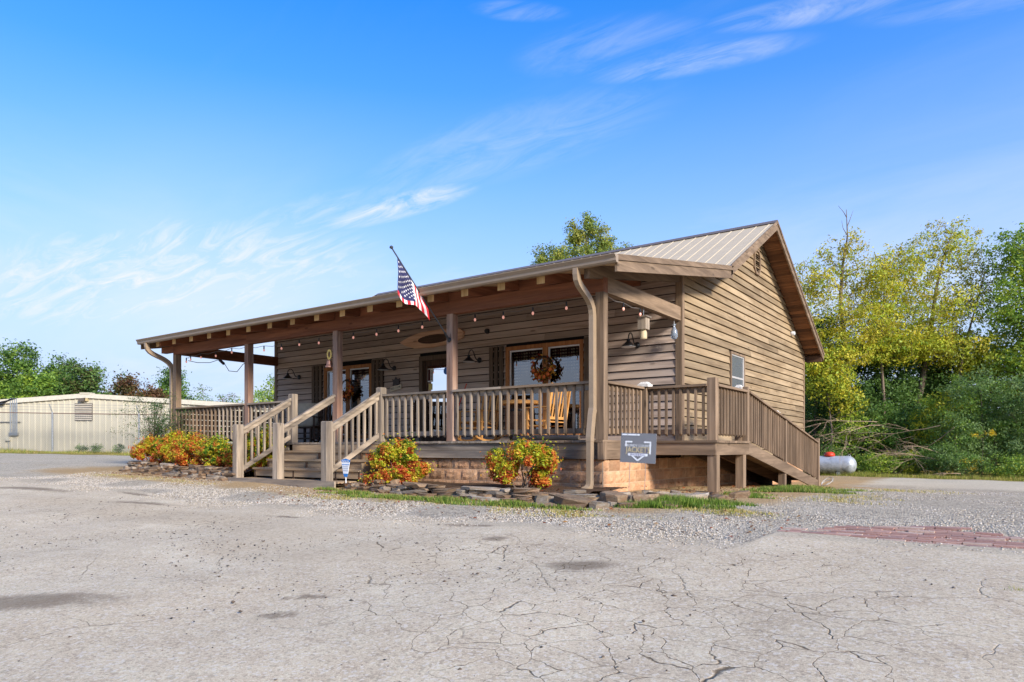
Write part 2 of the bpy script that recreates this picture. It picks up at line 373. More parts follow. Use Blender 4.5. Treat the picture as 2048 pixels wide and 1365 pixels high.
GRAV, nt, b = newmat('gravel_and_dry_grass')
t = N(nt, 'ShaderNodeTexCoord'); P = t.outputs['Object']
vo = N(nt, 'ShaderNodeTexVoronoi', feature='F1'); vo.inputs['Scale'].default_value = 48; L(nt, P, vo.inputs['Vector'])
vo2 = N(nt, 'ShaderNodeTexVoronoi', feature='F1'); vo2.inputs['Scale'].default_value = 21; L(nt, P, vo2.inputs['Vector'])
sepv = N(nt, 'ShaderNodeSeparateColor'); L(nt, vo.outputs['Color'], sepv.inputs[0])
sepv2 = N(nt, 'ShaderNodeSeparateColor'); L(nt, vo2.outputs['Color'], sepv2.inputs[0])
peb = ramp(nt, sepv.outputs[0], [(0, srgb(130, 122, 110)), (.3, srgb(176, 166, 151)), (.65, srgb(206, 194, 176)), (1, srgb(228, 217, 198))])
peb = mixc(nt, .35, peb, ramp(nt, sepv2.outputs[1], [(0, srgb(124, 124, 124)), (1, srgb(206, 202, 192))]))
peb = mixc(nt, ramp(nt, vo.outputs['Distance'], [(.40, 0), (.8, .22)]), peb, srgb(70, 68, 64))
big = noise(nt, P, .45, 5, .6); big2 = noise(nt, vmap(nt, P, (1, 1, 1), (9, 4, 0)), 1.3, 6, .65); fine = noise(nt, P, 30, 5, .7)
dirt = ramp(nt, fine, [(.3, srgb(150, 122, 88)), (.7, srgb(204, 178, 136))])
adirt = N(nt, 'ShaderNodeAttribute', attribute_name='dirt'); agr = N(nt, 'ShaderNodeAttribute', attribute_name='grass'); awh = N(nt, 'ShaderNodeAttribute', attribute_name='pale')
c = mixc(nt, math_(nt, 'MULTIPLY', awh.outputs['Fac'], .55), peb, srgb(224, 214, 196))
dm = ramp(nt, math_(nt, 'ADD', math_(nt, 'MULTIPLY', big2, .9), math_(nt, 'SUBTRACT', adirt.outputs['Fac'], .62)), [(.18, 0), (.5, .85)])
c = mixc(nt, dm, c, dirt)
gcol = ramp(nt, noise(nt, P, 5, 6, .7), [(.3, srgb(92, 98, 44)), (.5, srgb(146, 136, 78)), (.72, srgb(190, 168, 104))])
gm_ = ramp(nt, math_(nt, 'ADD', math_(nt, 'MULTIPLY', big2, .8), math_(nt, 'SUBTRACT', agr.outputs['Fac'], .5)), [(.25, 0), (.5, 1)])
c = mixc(nt, gm_, c, gcol)
c = mixc(nt, .35, c, mixc(nt, big, srgb(140, 135, 126), srgb(228, 221, 209)), 'OVERLAY')
c = mixc(nt, 1.0, c, (1.0, .94, .83), 'MULTIPLY')
L(nt, c, b.inputs['Base Color']); b.inputs['Roughness'].default_value = 1; b.inputs['Specular IOR Level'].default_value = 0
setbump(nt, b, math_(nt, 'SUBTRACT', math_(nt, 'MULTIPLY', fine, .4), vo.outputs['Distance']), .9, .02)

gx = lines((-600, -120, 60), (-120, -46, 4), (-46, -16, .6), (-16, 9, .16), (9, 40, .8), (40, 120, 5), (120, 600, 60))
gy = lines((-400, -60, 40), (-60, -12, 2), (-12, -4, .5), (-4, 3, .12), (3, 26, .35), (26, 70, 2), (70, 900, 60))
GX, GY = np.meshgrid(gx, gy); GZ = tz(GX, GY)
GZ += .012*np.sin(GX*2.3+GY*1.1)*np.sin(GY*1.9-GX*.7)
gme = gridmesh('ground', GX, GY, GZ, GRAV)
# bare earth beside the stones and under the ramp; grass along the fence, the wood's edge and everything beyond
dirtm = ss(-16, -13.2, GX)*ss(-3.0, -1.7, GY)*(1-ss(1.2, 2.6, GX))*.75 + ss(-2.0, 0, GY)*ss(-.5, .5, GX)*(1-ss(2.0, 3.4, GX))*(1-ss(7.5, 9.5, GY))*.9
dirtm += .30*(1-ss(-16, -9, GX))
fl = (GX+33.95)*(-.5375)+(GY-3.44)*.8432                    # distance beyond the fence line
left = 1-ss(-15, -13, GX)
grs = left*ss(-4.3, -2.2, fl)*.9
back = ss(15.6, 16.6, GY+.32*(GX-2))*(1-left)
grs = np.maximum(grs, back); grs = np.maximum(grs, ss(30, 45, np.hypot(GX, GY-5)))
pale = ss(9.5, 11.5, GY+.3*(GX-2))*(1-ss(15.6, 16.4, GY+.32*(GX-2)))*ss(-2, 1, GX)
attr(gme, 'dirt', np.clip(dirtm, 0, 1)); attr(gme, 'grass', np.clip(grs, 0, 1)); attr(gme, 'pale', np.clip(pale+.3*left, 0, 1))
tag(link('ground', gme), 'pale gravel and dry grass ground around the timber house', 'ground', kind='structure')

# ---- worn asphalt lot: edge runs parallel to the porch, stepping forward where the brick edging starts
def edgeY(x):
    x = np.asarray(x, float)
    e = -3.33+.13*wob(x, .8)+.07*wob(x, 4.1, 1)+.03*wob(x, 17, 2)
    e2 = -2.80+.012*wob(x, 3)
    k = ss(3.22, 3.34, x); return e*(1-k)+e2*k
ASPH, nt, b = newmat('worn_grey_asphalt')
t = N(nt, 'ShaderNodeTexCoord'); P = t.outputs['Object']
f1 = noise(nt, P, 85, 4, .75); f2 = noise(nt, P, 1.1, 6, .6); f3 = noise(nt, P, .28, 4, .5); f4 = noise(nt, P, 260, 2, .6)
c = ramp(nt, f2, [(.25, srgb(182, 166, 142)), (.75, srgb(210, 194, 168))])
c = mixc(nt, ramp(nt, f3, [(.42, 0), (.62, .5)]), c, srgb(194, 176, 150))
c = mixc(nt, .6, c, ramp(nt, f1, [(.28, .18), (.5, .52), (.72, .80)]), 'OVERLAY')
f5 = noise(nt, P, 14, 5, .7); f6 = noise(nt, vmap(nt, P, (1, 1, 1), (5, 8, 0)), 3.2, 6, .68)
c = mixc(nt, .25, c, ramp(nt, f5, [(.3, .30), (.7, .68)]), 'OVERLAY'); c = mixc(nt, .36, c, ramp(nt, f6, [(.3, .34), (.7, .66)]), 'OVERLAY')
va_ = N(nt, 'ShaderNodeTexVoronoi', feature='F1'); va_.inputs['Scale'].default_value = 62; L(nt, P, va_.inputs['Vector'])
sa_ = N(nt, 'ShaderNodeSeparateColor'); L(nt, va_.outputs['Color'], sa_.inputs[0])
c = mixc(nt, math_(nt, 'MULTIPLY', ramp(nt, sa_.outputs[0], [(.80, 0), (.84, 1)]), .30), c, srgb(116, 106, 94)); c = mixc(nt, math_(nt, 'MULTIPLY', ramp(nt, sa_.outputs[1], [(.84, 0), (.88, 1)]), .5), c, srgb(216, 208, 194))
ae_ = N(nt, 'ShaderNodeAttribute', attribute_name='edge')
eg = ramp(nt, math_(nt, 'ADD', ae_.outputs['Fac'], math_(nt, 'MULTIPLY', math_(nt, 'ADD', f5, f6), .5)), [(.80, 0), (1.25, 1)])
c = mixc(nt, math_(nt, 'MULTIPLY', eg, .75), c, mixc(nt, sa_.outputs[2], srgb(150, 138, 120), srgb(204, 190, 166)))
c = mixc(nt, .5, c, ramp(nt, f4, [(.3, .3), (.7, .68)]), 'OVERLAY')
# dark aggregate flecks
vf = N(nt, 'ShaderNodeTexVoronoi', feature='F1'); vf.inputs['Scale'].default_value = 30; L(nt, P, vf.inputs['Vector'])
c = mixc(nt, math_(nt, 'MULTIPLY', ramp(nt, vf.outputs['Distance'], [(.05, 1), (.13, 0)]), ramp(nt, noise(nt, P, .8, 3), [(.45, 0), (.65, .75)])), c, srgb(70, 66, 62))
# alligator cracking: cells of about 25 cm in one worn area, a few long cracks elsewhere
warp = N(nt, 'ShaderNodeTexNoise'); warp.inputs['Scale'].default_value = 2.6; warp.inputs['Detail'].default_value = 5; L(nt, P, warp.inputs['Vector'])
wv = N(nt, 'ShaderNodeVectorMath', operation='MULTIPLY_ADD'); L(nt, warp.outputs['Color'], wv.inputs[0]); wv.inputs[1].default_value = (.34, .34, 0); L(nt, P, wv.inputs[2])
def cracks(scale, w0, w1, sx=1.0):
    v = N(nt, 'ShaderNodeTexVoronoi', feature='DISTANCE_TO_EDGE'); v.inputs['Scale'].default_value = scale
    L(nt, vmap(nt, wv.outputs[0], (sx, 1, 0)), v.inputs['Vector'])
    wn = math_(nt, 'MULTIPLY', ramp(nt, noise(nt, P, 3.5, 4, .7), [(.36, .5), (.66, 1.2)]), 1.0)
    d = math_(nt, 'DIVIDE', v.outputs['Distance'], wn)
    return ramp(nt, d, [(w0, 1), (w1, 0)])
am = N(nt, 'ShaderNodeAttribute', attribute_name='worn'); as_ = N(nt, 'ShaderNodeAttribute', attribute_name='stain'); ad = N(nt, 'ShaderNodeAttribute', attribute_name='loose')
ck = math_(nt, 'MULTIPLY', cracks(3.7, .002, .0115), ramp(nt, math_(nt, 'ADD', am.outputs['Fac'], math_(nt, 'MULTIPLY', f2, .35)), [(.40, 0), (.62, 1)]))
ck2 = math_(nt, 'MULTIPLY', cracks(.85, .0012, .0042, .7), .8)
cks = math_(nt, 'MAXIMUM', ck, math_(nt, 'MULTIPLY', ck2, ramp(nt, noise(nt, P, .5, 3), [(.48, 0), (.6, 1)])), clamp=True)
loose = ramp(nt, math_(nt, 'ADD', ad.outputs['Fac'], math_(nt, 'MULTIPLY', noise(nt, P, 2.2, 7, .7), .9)), [(.78, 0), (1.02, 1)])
lc = ramp(nt, noise(nt, P, 26, 5, .75), [(.28, srgb(104, 90, 74)), (.46, srgb(182, 164, 138)), (.75, srgb(218, 204, 180))])
c = mixc(nt, math_(nt, 'MULTIPLY', loose, .6), c, lc)
sn = ramp(nt, math_(nt, 'ADD', math_(nt, 'MULTIPLY', as_.outputs['Fac'], .36), math_(nt, 'MULTIPLY', math_(nt, 'ADD', noise(nt, P, 4.5, 8, .8, 1.0), f1), .475)), [(.63, 0), (.74, .68)])
c = mixc(nt, sn, c, srgb(112, 98, 82))
c = mixc(nt, math_(nt, 'MULTIPLY', cks, .85), c, srgb(84, 70, 54))
c = mixc(nt, 1.0, c, (1.0, .965, .90), 'MULTIPLY')
L(nt, c, b.inputs['Base Color']); b.inputs['Roughness'].default_value = 1; b.inputs['Specular IOR Level'].default_value = 0
hgt = math_(nt, 'SUBTRACT', math_(nt, 'MULTIPLY', math_(nt, 'ADD', f1, f4), .35), math_(nt, 'ADD', math_(nt, 'MULTIPLY', cks, .8), math_(nt, 'MULTIPLY', loose, .4)))
setbump(nt, b, hgt, .7, .012)
ax = lines((-90, -20, 1.0), (-20, -8, .15), (-8, 8, .045), (8, 14, .2), (14, 60, 1.5)); av_ = np.concatenate([[0, .02, .05, .1], np.arange(.2, 8.0, .11), np.arange(8, 20, .8), [22, 28, 40]])
AX, AV = np.meshgrid(ax, av_); AY = edgeY(AX)-AV
AZ = tz(AX, AY)+.012*np.sin(AX*2.3+AY*1.1)*np.sin(AY*1.9-AX*.7)+.016+.012*np.clip(AV/.06, 0, 1)-.028*(AV == 0)
def blobs(lst):
    m = np.zeros_like(AX)
    for x, y, rx, ry, a in lst:
        ca, sa = math.cos(a), math.sin(a); dx, dy = AX-x, AY-y
        u = (dx*ca+dy*sa)/rx; v = (-dx*sa+dy*ca)/ry; m = np.maximum(m, np.clip(1.15-np.hypot(u, v)*.75, 0, 1)*(np.hypot(u, v) < 1.53))
    return m
worn = blobs([(2.9, -5.4, 1.7, 1.5, 0), (3.6, -6.2, 1.1, 1.0, 0), (2.0, -4.6, 2.0, .9, .1), (3.4, -4.5, 1.0, .7, 0), (4.0, -5.4, .8, 1.0, 0), (-4.5, -4.9, 2.4, .5, .1)])
stain = blobs([(-.30, -7.62, .85, .26, .55), (1.18, -4.28, .16, .13, 0), (2.45, -4.93, .3, .2, .3), (1.55, -6.9, .2, .1, .6), (1.33, -6.55, .25, .07, .6), (-9.6, -4.2, 1.5, .2, .2), (-5.4, -4.2, .9, .12, .2), (-2.2, -4.1, .5, .08, .1), (.4, -3.7, .5, .1, .1), (-6.8, -3.65, .6, .1, 0)])
loosem = blobs([(-3.6, -4.7, 2.6, .55, .12), (-1.4, -4.9, 1.6, .45, -.1), (-6.5, -4.6, 2.2, .4, .1), (.7, -5.2, .9, .3, -.25), (-.4, -5.6, 1.2, .5, 0)])*.8
ame = gridmesh('asphalt_lot', AX, AY, AZ, ASPH); attr(ame, 'edge', np.clip(1-AV/.55, 0, 1)); attr(ame, 'worn', worn); attr(ame, 'stain', stain); attr(ame, 'loose', loosem)
tag(link('asphalt_lot', ame), 'cracked light grey asphalt parking lot in the foreground', 'asphalt', kind='structure')

# ---- brick edging strip along the asphalt
bs = empty('brick_paving', (4.6, -2.55, gz(4.6, -2.5))); tag(bs, 'strip of old red paving bricks between gravel and asphalt', 'paving', kind='structure')
BRK = [plain('old_paving_brick_%s' % 'abcd'[i], c_, .9, 0, .2, .18, 25, .3) for i, c_ in enumerate(BRICKM_C)]
bm_ = [boxmesh(.198, .088, .05, m) for m in BRK]
for row in range(11):
    yb = -2.755+row*.093
    x = 3.28+rnd.random()*.1+row*.06*(row > 3)
    while x < 7.2:
        lim = -2.36+.55*math.exp(-((x-4.35)/.55)**2)+.05*math.sin(x*7)
        if yb < lim+.09*rnd.random() and rnd.random() < (.99 if yb < lim-.12 else .75):
            o = link('brick', rnd.choice(bm_), bs, (x+.1-4.6, yb-(-2.55), gz(x, yb)-.014-gz(4.6, -2.5)+rnd.uniform(-.006, .006)), (rnd.uniform(-.03, .03), rnd.uniform(-.03, .03), rnd.uniform(-.03, .03)))
        x += .205+rnd.random()*.008

# ---- loose gravel, pebbles: real stones spread over the bed
def stones(name, label, xs, ys, zs, size, cols, mat, flat=.6):
    n = len(xs); base = np.array([[1,0,0],[0,1,0],[-1,0,0],[0,-1,0],[0,0,1],[0,0,-1]], float)
    fc = np.array([[0,1,4],[1,2,4],[2,3,4],[3,0,4],[1,0,5],[2,1,5],[3,2,5],[0,3,5]])
    v = base[None]*nrg.uniform(.65, 1.25, (n, 6, 1))*np.asarray(size)[:, None, None]; v[:, :, 2] *= flat
    a = nrg.uniform(0, 6.28, n); ca, sa = np.cos(a)[:, None], np.sin(a)[:, None]
    v = np.stack([v[..., 0]*ca-v[..., 1]*sa, v[..., 0]*sa+v[..., 1]*ca, v[..., 2]], -1)
    v += np.stack([xs, ys, zs], -1)[:, None, :]
    f = (np.arange(n)*6)[:, None, None]+fc[None]
    cl = np.repeat(np.asarray(cols), 6, 0)
    return tag(link(name, fastmesh(name, v.reshape(-1, 3), f.reshape(-1, 3), mat, cl, tris=True)), label, name.replace('_', ' '), kind='stuff')
def pal(n, cols, jit=.12):
    c_ = np.array(cols)[nrg.integers(0, len(cols), n)]; return np.clip(c_*nrg.uniform(1-jit, 1+jit, (n, 1)), 0, 1)
GP = [srgb(198, 187, 170), srgb(178, 168, 154), srgb(210, 199, 182), srgb(132, 124, 113), srgb(192, 174, 149), srgb(158, 149, 138), srgb(202, 188, 167)]
n = 46000
X = nrg.uniform(-13, 7.5, n); u_ = nrg.uniform(0, 1, n); Y = edgeY(X)+np.where(u_ < .16, -np.abs(nrg.normal(0, .28, n)), .02+np.abs(nrg.normal(0, 1, n))*.95)
k = (Y < -1.3+.6*(X > 1.6)*(X-1.6)) | (X > 2.4); k &= ~((X > 3.2) & (Y < -1.9) & (nrg.uniform(0, 1, n) < .72))
n2_ = 14000; X2 = nrg.uniform(2.2, 9, n2_); Y2 = nrg.uniform(-1.9, 7, n2_)
X = np.concatenate([X[k], X2]); Y = np.concatenate([Y[k], Y2])
S = nrg.uniform(.005, .0125, len(X))
stones('gravel', 'loose grey gravel bed between the stone border and asphalt', X, Y, tz(X, Y)+S*.2+np.where(Y < edgeY(X)-.03, .026, 0), S, pal(len(X), GP), STONEM_T)
n = 2600
X = np.concatenate([nrg.normal(-.5, 1.9, 1500), nrg.uniform(-7, 6.5, n-1500)]); Y = np.concatenate([nrg.normal(-5.6, .8, 1500), nrg.uniform(-8.6, -3.4, n-1500)])
k = Y < edgeY(X)-.05; X, Y = X[k], Y[k]; S = np.clip(nrg.lognormal(-5.15, .5, len(X)), .002, .017)
stones('loose_pebble', 'dark loose pebbles scattered over the asphalt', X, Y, tz(X, Y)+.028+S*.15, S, pal(len(X), [srgb(84, 80, 74), srgb(60, 58, 56), srgb(120, 112, 102), srgb(98, 84, 70)]), STONEM_T, .55)
# ================================================================== THE HOUSE (origin at the porch's right front corner)
FZ = .83; XL = -12.28; YW = 3.05; YB = 12.2; RX0 = -12.9; RX1 = .49
YR = 7.62; RZ = 6.04; SL = .53; YBR = 4.35
def zshed(y): return 3.52+.177*y
def zmain(y): return RZ-SL*abs(YR-y)
house = empty('timber_house', (0,0,0)); tag(house, 'brown wood sided house with metal roof and long front porch', 'house')

# ---- walls: thin sheathing with openings, clapboards as pieces on it
WIN_R = (-4.05, -2.09, .98, 2.93); WIN_L = (-10.13, -8.29, .98, 2.88); DOOR = (-6.63, -5.48, FZ, 2.92)
OPEN_F = [WIN_R, WIN_L, DOOR]
WIN_S = (5.70, 6.66, 1.72, 2.82)
wf = MB(); xs_ = [XL+.1]
for a, b_, z0, z1 in sorted(OPEN_F):
    wf.box(xs_[-1], a, YW, YW+.12, FZ-.3, 4.0); wf.box(a, b_, YW, YW+.12, z1, 4.0)
    if z0 > FZ: wf.box(a, b_, YW, YW+.12, FZ-.3, z0)
    xs_.append(b_)
wf.box(xs_[-1], -.1, YW, YW+.12, FZ-.3, 4.0)
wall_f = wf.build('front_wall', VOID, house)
prof = [(YW+.002, .54), (YW+.002, 3.97), (YBR, zmain(YBR)-.14), (YR, RZ-.14), (YB-.002, zmain(YB)-.14), (YB-.002, .54)]
wr = MB().prism(prof, -.1, -.02, 'yz'); 
wall_r = wr.build('gable_wall', VOID, house)
wall_l = MB().prism(prof, XL+.02, XL+.1, 'yz').build('left_gable_wall', VOID, house)
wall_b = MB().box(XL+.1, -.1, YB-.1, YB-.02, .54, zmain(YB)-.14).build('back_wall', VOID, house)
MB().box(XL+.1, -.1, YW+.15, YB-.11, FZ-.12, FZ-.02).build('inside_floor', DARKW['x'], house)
CO = .155; SHADE_GAP = .017  # open gaps onto the black sheathing stand in for the lap shadow lines
def clap(parent, plane, a0, a1, b0, b1, z0, z1, face, mat, sgn):
    """one lapped board: thick lower edge, thin upper edge; a/b: ends at the bottom/top"""
    t0, t1 = .042, .016
    ca = (a0+a1)/2; cz = (z0+z1)/2
    def P(u, d, z): return (u-ca, d, z-cz) if plane == 'x' else (d, u-ca, z-cz)
    v = [P(a0, 0, z0), P(a1, 0, z0), P(a1, sgn*t0, z0), P(a0, sgn*t0, z0), P(b0, 0, z1), P(b1, 0, z1), P(b1, sgn*t1, z1), P(b0, sgn*t1, z1)]
    key = ('clap', plane, round(a1-a0, 3), round(b0-a0, 3), round(b1-a1, 3), round(z1-z0, 3), sgn, mat.name)
    if key not in _bc: _bc[key] = MB().add(v, BOXF).mesh('siding_board', mat)
    loc = (ca, face, cz) if plane == 'x' else (face, ca, cz)
    return link('siding_board', _bc[key], parent, loc)
def runs(a, b, cuts, rr, lo=2.4, hi=4.9):
    """split a run at openings and at random butt joints"""
    segs = [(a, b)]
    for c0, c1 in cuts:
        ns = []
        for s0, s1 in segs:
            if c1 <= s0 or c0 >= s1: ns.append((s0, s1)); continue
            if c0 > s0: ns.append((s0, c0))
            if c1 < s1: ns.append((c1, s1))
        segs = ns
    out = []
    for s0, s1 in segs:
        x = s0
        while s1-x > hi:
            step = rr.uniform(lo, hi)
            if s1-(x+step) < .8: break
            out.append((x, x+step-.004)); x += step
        if s1-x > .03: out.append((x, s1))
    return out
rr = random.Random(5)
z = FZ+.0
while z < 4.0:
    z1 = min(z+CO, 4.06)-SHADE_GAP
    cuts = [(o[0]-.005, o[1]+.005) for o in OPEN_F if z < o[3]-.02 and z1 > o[2]+.02]
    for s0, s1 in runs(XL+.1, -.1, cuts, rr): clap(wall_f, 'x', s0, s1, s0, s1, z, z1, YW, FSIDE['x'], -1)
    z += CO
def gable_range(zz):
    y0 = YW if zz < 3.94 else YR-(RZ-.10-zz)/SL
    if zz >= 3.94: y0 = max(y0, YW) if zz > zmain(YBR)-.1 else YW
    y1 = min(YB, YR+(RZ-.10-zz)/SL)
    return y0, y1
for wl_, face, sgn in ((wall_r, -.02, 1), (wall_l, XL+.02, -1)):
    z = .535
    while z < RZ-.25:
        z1 = z+CO-SHADE_GAP; ya, yb = gable_range(z); yc, yd = gable_range(z1)
        if z < 4.2 and z1 > 3.94:   # step where the porch roof covers the lower corner
            yc = max(yc, YW) if yc-YW < .6 else yc; ya = max(ya, YW)
        if sgn > 0:
            cuts = [(WIN_S[0]-.005, WIN_S[1]+.005)] if z < WIN_S[3]-.02 and z1 > WIN_S[2]+.02 else []
            segs = runs(ya, yb, cuts, rr)
        else: segs = [(ya, yb)]
        for i, (s0, s1) in enumerate(segs):
            b0 = max(s0, yc) if abs(s0-ya) < 1e-6 else s0; b1 = min(s1, yd) if abs(s1-yb) < 1e-6 else s1
            if b1-b0 < .05: continue
            clap(wl_, 'y', s0, s1, b0, b1, z, z1, face, SIDE['y'], sgn)
        z += CO
z = .535
while z < zmain(YB)-.2:
    clap(wall_b, 'x', XL+.1, -.1, XL+.1, -.1, z, z+CO-SHADE_GAP, YB-.02, SIDE['x'], 1); z += CO
# corner boards
box('corner_board', -.105, .022, YW-.045, YW-.0, FZ, 3.95, STAIN['z'], house)
box('corner_board', -.018, .024, YW+.001, YW+.075, .54, 4.0, STAIN['z'], house)
box('corner_board', -.018, .024, YB-.08, YB+.02, .54, zmain(YB)-.2, STAIN['z'], house)
box('corner_board', XL-.02, XL+.1, YW-.045, YW, FZ, 3.95, STAIN['z'], house)

# ---- foundation of split-face blocks
found = MB().box(XL+.06, -.0465, .0665, YB-.05, -.35, .50).build('foundation', MORTAR, house)
def blockmesh(Lx, seed, axis):
    r = random.Random(seed); nx, nz = 6, 4; v = []; f = []
    for k in range(nz+1):
        for i in range(nx+1):
            e = i in (0, nx) or k in (0, nz)
            d = .012 if e else .012+r.uniform(.006, .024)
            u = -Lx/2+Lx*i/nx+(0 if e else r.uniform(-.012, .012)); zz = -.0925+.185*k/nz+(0 if e else r.uniform(-.009, .009))
            v.append((u, -d, zz) if axis == 'x' else (d, u, zz))
    for k in range(nz):
        for i in range(nx):
            a = k*(nx+1)+i; f.append((a, a+1, a+nx+2, a+nx+1))
    m = MB().add(v, f); q = .03
    if axis == 'x': m.box(-Lx/2, Lx/2, -.012, q, -.0925, .0925)
    else: m.box(-q, .012, -Lx/2, Lx/2, -.0925, .0925)
    return m.mesh('block', BLOCKM)
BL = .375
blx = [blockmesh(BL-.014, 100+i, 'x') for i in range(7)]; bly = [blockmesh(BL-.014, 200+i, 'y') for i in range(7)]
hx = [blockmesh(BL/2-.014, 300+i, 'x') for i in range(3)]; hy = [blockmesh(BL/2-.014, 400+i, 'y') for i in range(3)]
for c_ in range(4):
    zc = .534-.095-.195*c_
    x = -.055; first = c_ % 2
    while x > XL+.1:
        Lb = BL/2 if first else BL; mm = hx if first else blx; first = 0
        if zc > -.25: link('block', rnd.choice(mm), found, (x-Lb/2, .075, zc))
        x -= Lb
    y = .07; first = 1-c_ % 2
    while y < 11.9:
        Lb = BL/2 if first else BL; mm = hy if first else bly; first = 0
        link('block', rnd.choice(mm), found, (-.055, y+Lb/2, zc)); y += Lb

# ---- porch deck
deck = MB().box(XL+.05, -.05, .1, YW, .56, .788).build('deck_frame', DARKW['x'], house)
x = XL
while x < -.01:
    w_ = min(.138, -x); a = x; m = GREY['y'] if a < -1.9 else STAIN['y']
    link('floor_board', boxmesh(.132, YW-.01+.035, .038, m), deck, (a+.069, (YW-.01-.035)/2, FZ-.019+rnd.uniform(-.003, .002)))
    x += .1381
for a, b_, m in ((XL, -7.62, GREY), (-4.25, -1.95, GREY), (-1.946, 0, STAIN)):
    for z0, z1 in ((.665, .788), (.535, .660)):
        box('rim_board', a, b_, .0, .038, z0, z1, m['x'], house)
for z0, z1 in ((.665, .788), (.535, .660)):
    box('rim_board', -.036, .003, .04, 1.46, z0, z1, STAIN['y'], house)
box('corner_board', -.085, .012, -.030, -.001, .53, .80, STAIN['z'], house)
box('corner_board', .004, .016, .001, .09, .53, .80, STAIN['z'], house)

# ---- posts, beam, rafters
PX = [-.07, -3.07, -6.12, -9.15, -12.21]
for i, x in enumerate(PX):
    m = STAIN['z'] if i in (0, 4) else POST['z']
    box('porch_post', x-.07, x+.07, .0, .14, FZ+.001, 3.08, m, house)
for a, b_ in ((XL, -9.15), (-9.147, -3.07), (-3.067, 0)):
    box('porch_beam', a, b_, .002, .138, 3.081, 3.30, BEAM['x'], house)
box('porch_beam', RX0+.05, XL-.003, .002, .138, 3.16, 3.30, BEAM['x'], house)
box('cross_beam', -.137, -.003, .142, YW-.037, 3.085, 3.335, STAIN['y'], house)
box('cross_beam', -12.277, -12.143, .142, YW-.037, 3.085, 3.335, BEAM['y'], house)
def rafter(x, w_, m, y0=-.36, y1=YW+1.0, h=.165, tip=None):
    mb = MB(); a = math.atan(.177)
    mb.prism([(y0, zshed(y0)-.045-h), (y1, zshed(y1)-.045-h), (y1, zshed(y1)-.045), (y0, zshed(y0)-.045)], x-w_/2, x+w_/2, 'yz')
    o = mb.build('rafter', m, house)
    if tip: box('cut_end', x-w_/2+.001, x+w_/2-.001, y0-.003, y0-.0005, zshed(y0)-.045-h+.002, zshed(y0)-.048, PALE['z'], o)
x = -.9
while x > XL-.2:
    rafter(x, .15, BEAM['y'], tip=True); x -= .7625
rafter(-.052, .09, STAIN['y'], y0=-.42, h=.20); rafter(XL+.05, .09, BEAM['y'])
for i in range(15):   # blocking above the beam
    xa = -.9-.7625*i
    if i % 3 != 1 and xa-.66 > XL: box('blocking', xa-.68, xa-.08, .02, .06, 3.302, 3.46, BEAM['x'], house)

# ---- roof: shed over the porch and main gable, panels with raised ribs
PW = .9144
def panelmesh(run, slope, width, name):
    """ribbed sheet: u across (x), length along y, local z up"""
    us = [0]; hs_ = [0]
    for k in range(3):
        c0 = .152+k*.3048
        us += [c0-.024, c0-.011, c0+.011, c0+.024]; hs_ += [0, .011, .011, 0]
    us.append(PW-.002); hs_.append(0)
    v = []; f = []; n_ = len(us)
    for y in (0, run):
        for u, h in zip(us, hs_): v.append((u, y, y*slope+h))
    for y in (0, run):
        for u, h in zip(us, hs_): v.append((u, y, y*slope+h-.012))
    for i in range(n_-1):
        f += [(i, i+1, n_+i+1, n_+i), (2*n_+i, 3*n_+i, 3*n_+i+1, 2*n_+i+1), (i, 2*n_+i, 2*n_+i+1, i+1), (n_+i, n_+i+1, 3*n_+i+1, 3*n_+i)]
    f += [(0, n_, 3*n_, 2*n_), (n_-1, 3*n_-1, 4*n_-1, 2*n_-1)]
    return MB().add(v, f).mesh(name, ROOFM)
rs = MB().prism([(-.50, zshed(-.5)-.045), (YBR, zshed(YBR)-.045), (YBR, zshed(YBR)-.012), (-.5, zshed(-.5)-.012)], RX0+.05, RX1-.04, 'yz')
roof_s = rs.build('porch_roof', PINE['x'], house)
rm = MB().prism([(YBR, zmain(YBR)-.05), (YR, RZ-.05), (YB+.25, zmain(YB+.25)-.05), (YB+.25, zmain(YB+.25)-.015), (YR, RZ-.015), (YBR, zmain(YBR)-.015)], RX0+.05, RX1-.04, 'yz')
roof_m = rm.build('main_roof', SOFF['x'], house)
p1 = panelmesh(YBR+.52+.1, .177, PW, 'roof_panel'); p2 = panelmesh(YR-YBR+.0, SL, PW, 'roof_panel'); p3 = panelmesh(YB+.3-YR, -SL, PW, 'roof_panel')
npan = int(math.ceil((RX1-RX0)/PW)); pw0 = (RX1-RX0)/npan/PW
for i in range(npan):
    xx = RX0+i*PW*pw0
    for me_, y0, z0, pr in ((p1, -.53, zshed(-.53), roof_s), (p2, YBR, zmain(YBR), roof_m), (p3, YR, RZ, roof_m)):
        o = link('roof_panel', me_, pr, (xx, y0, z0)); o.scale = (pw0, 1, 1)
MB().prism([(YR-.16, RZ-.16*SL+.022), (YR, RZ+.034), (YR+.16, RZ-.16*SL+.022), (YR+.16, RZ-.16*SL+.032), (YR, RZ+.046), (YR-.16, RZ-.16*SL+.032)], RX0-.01, RX1+.01, 'yz').build('ridge_cap', plain('brown_ridge_metal', srgb(112, 98, 84), .45), roof_m)
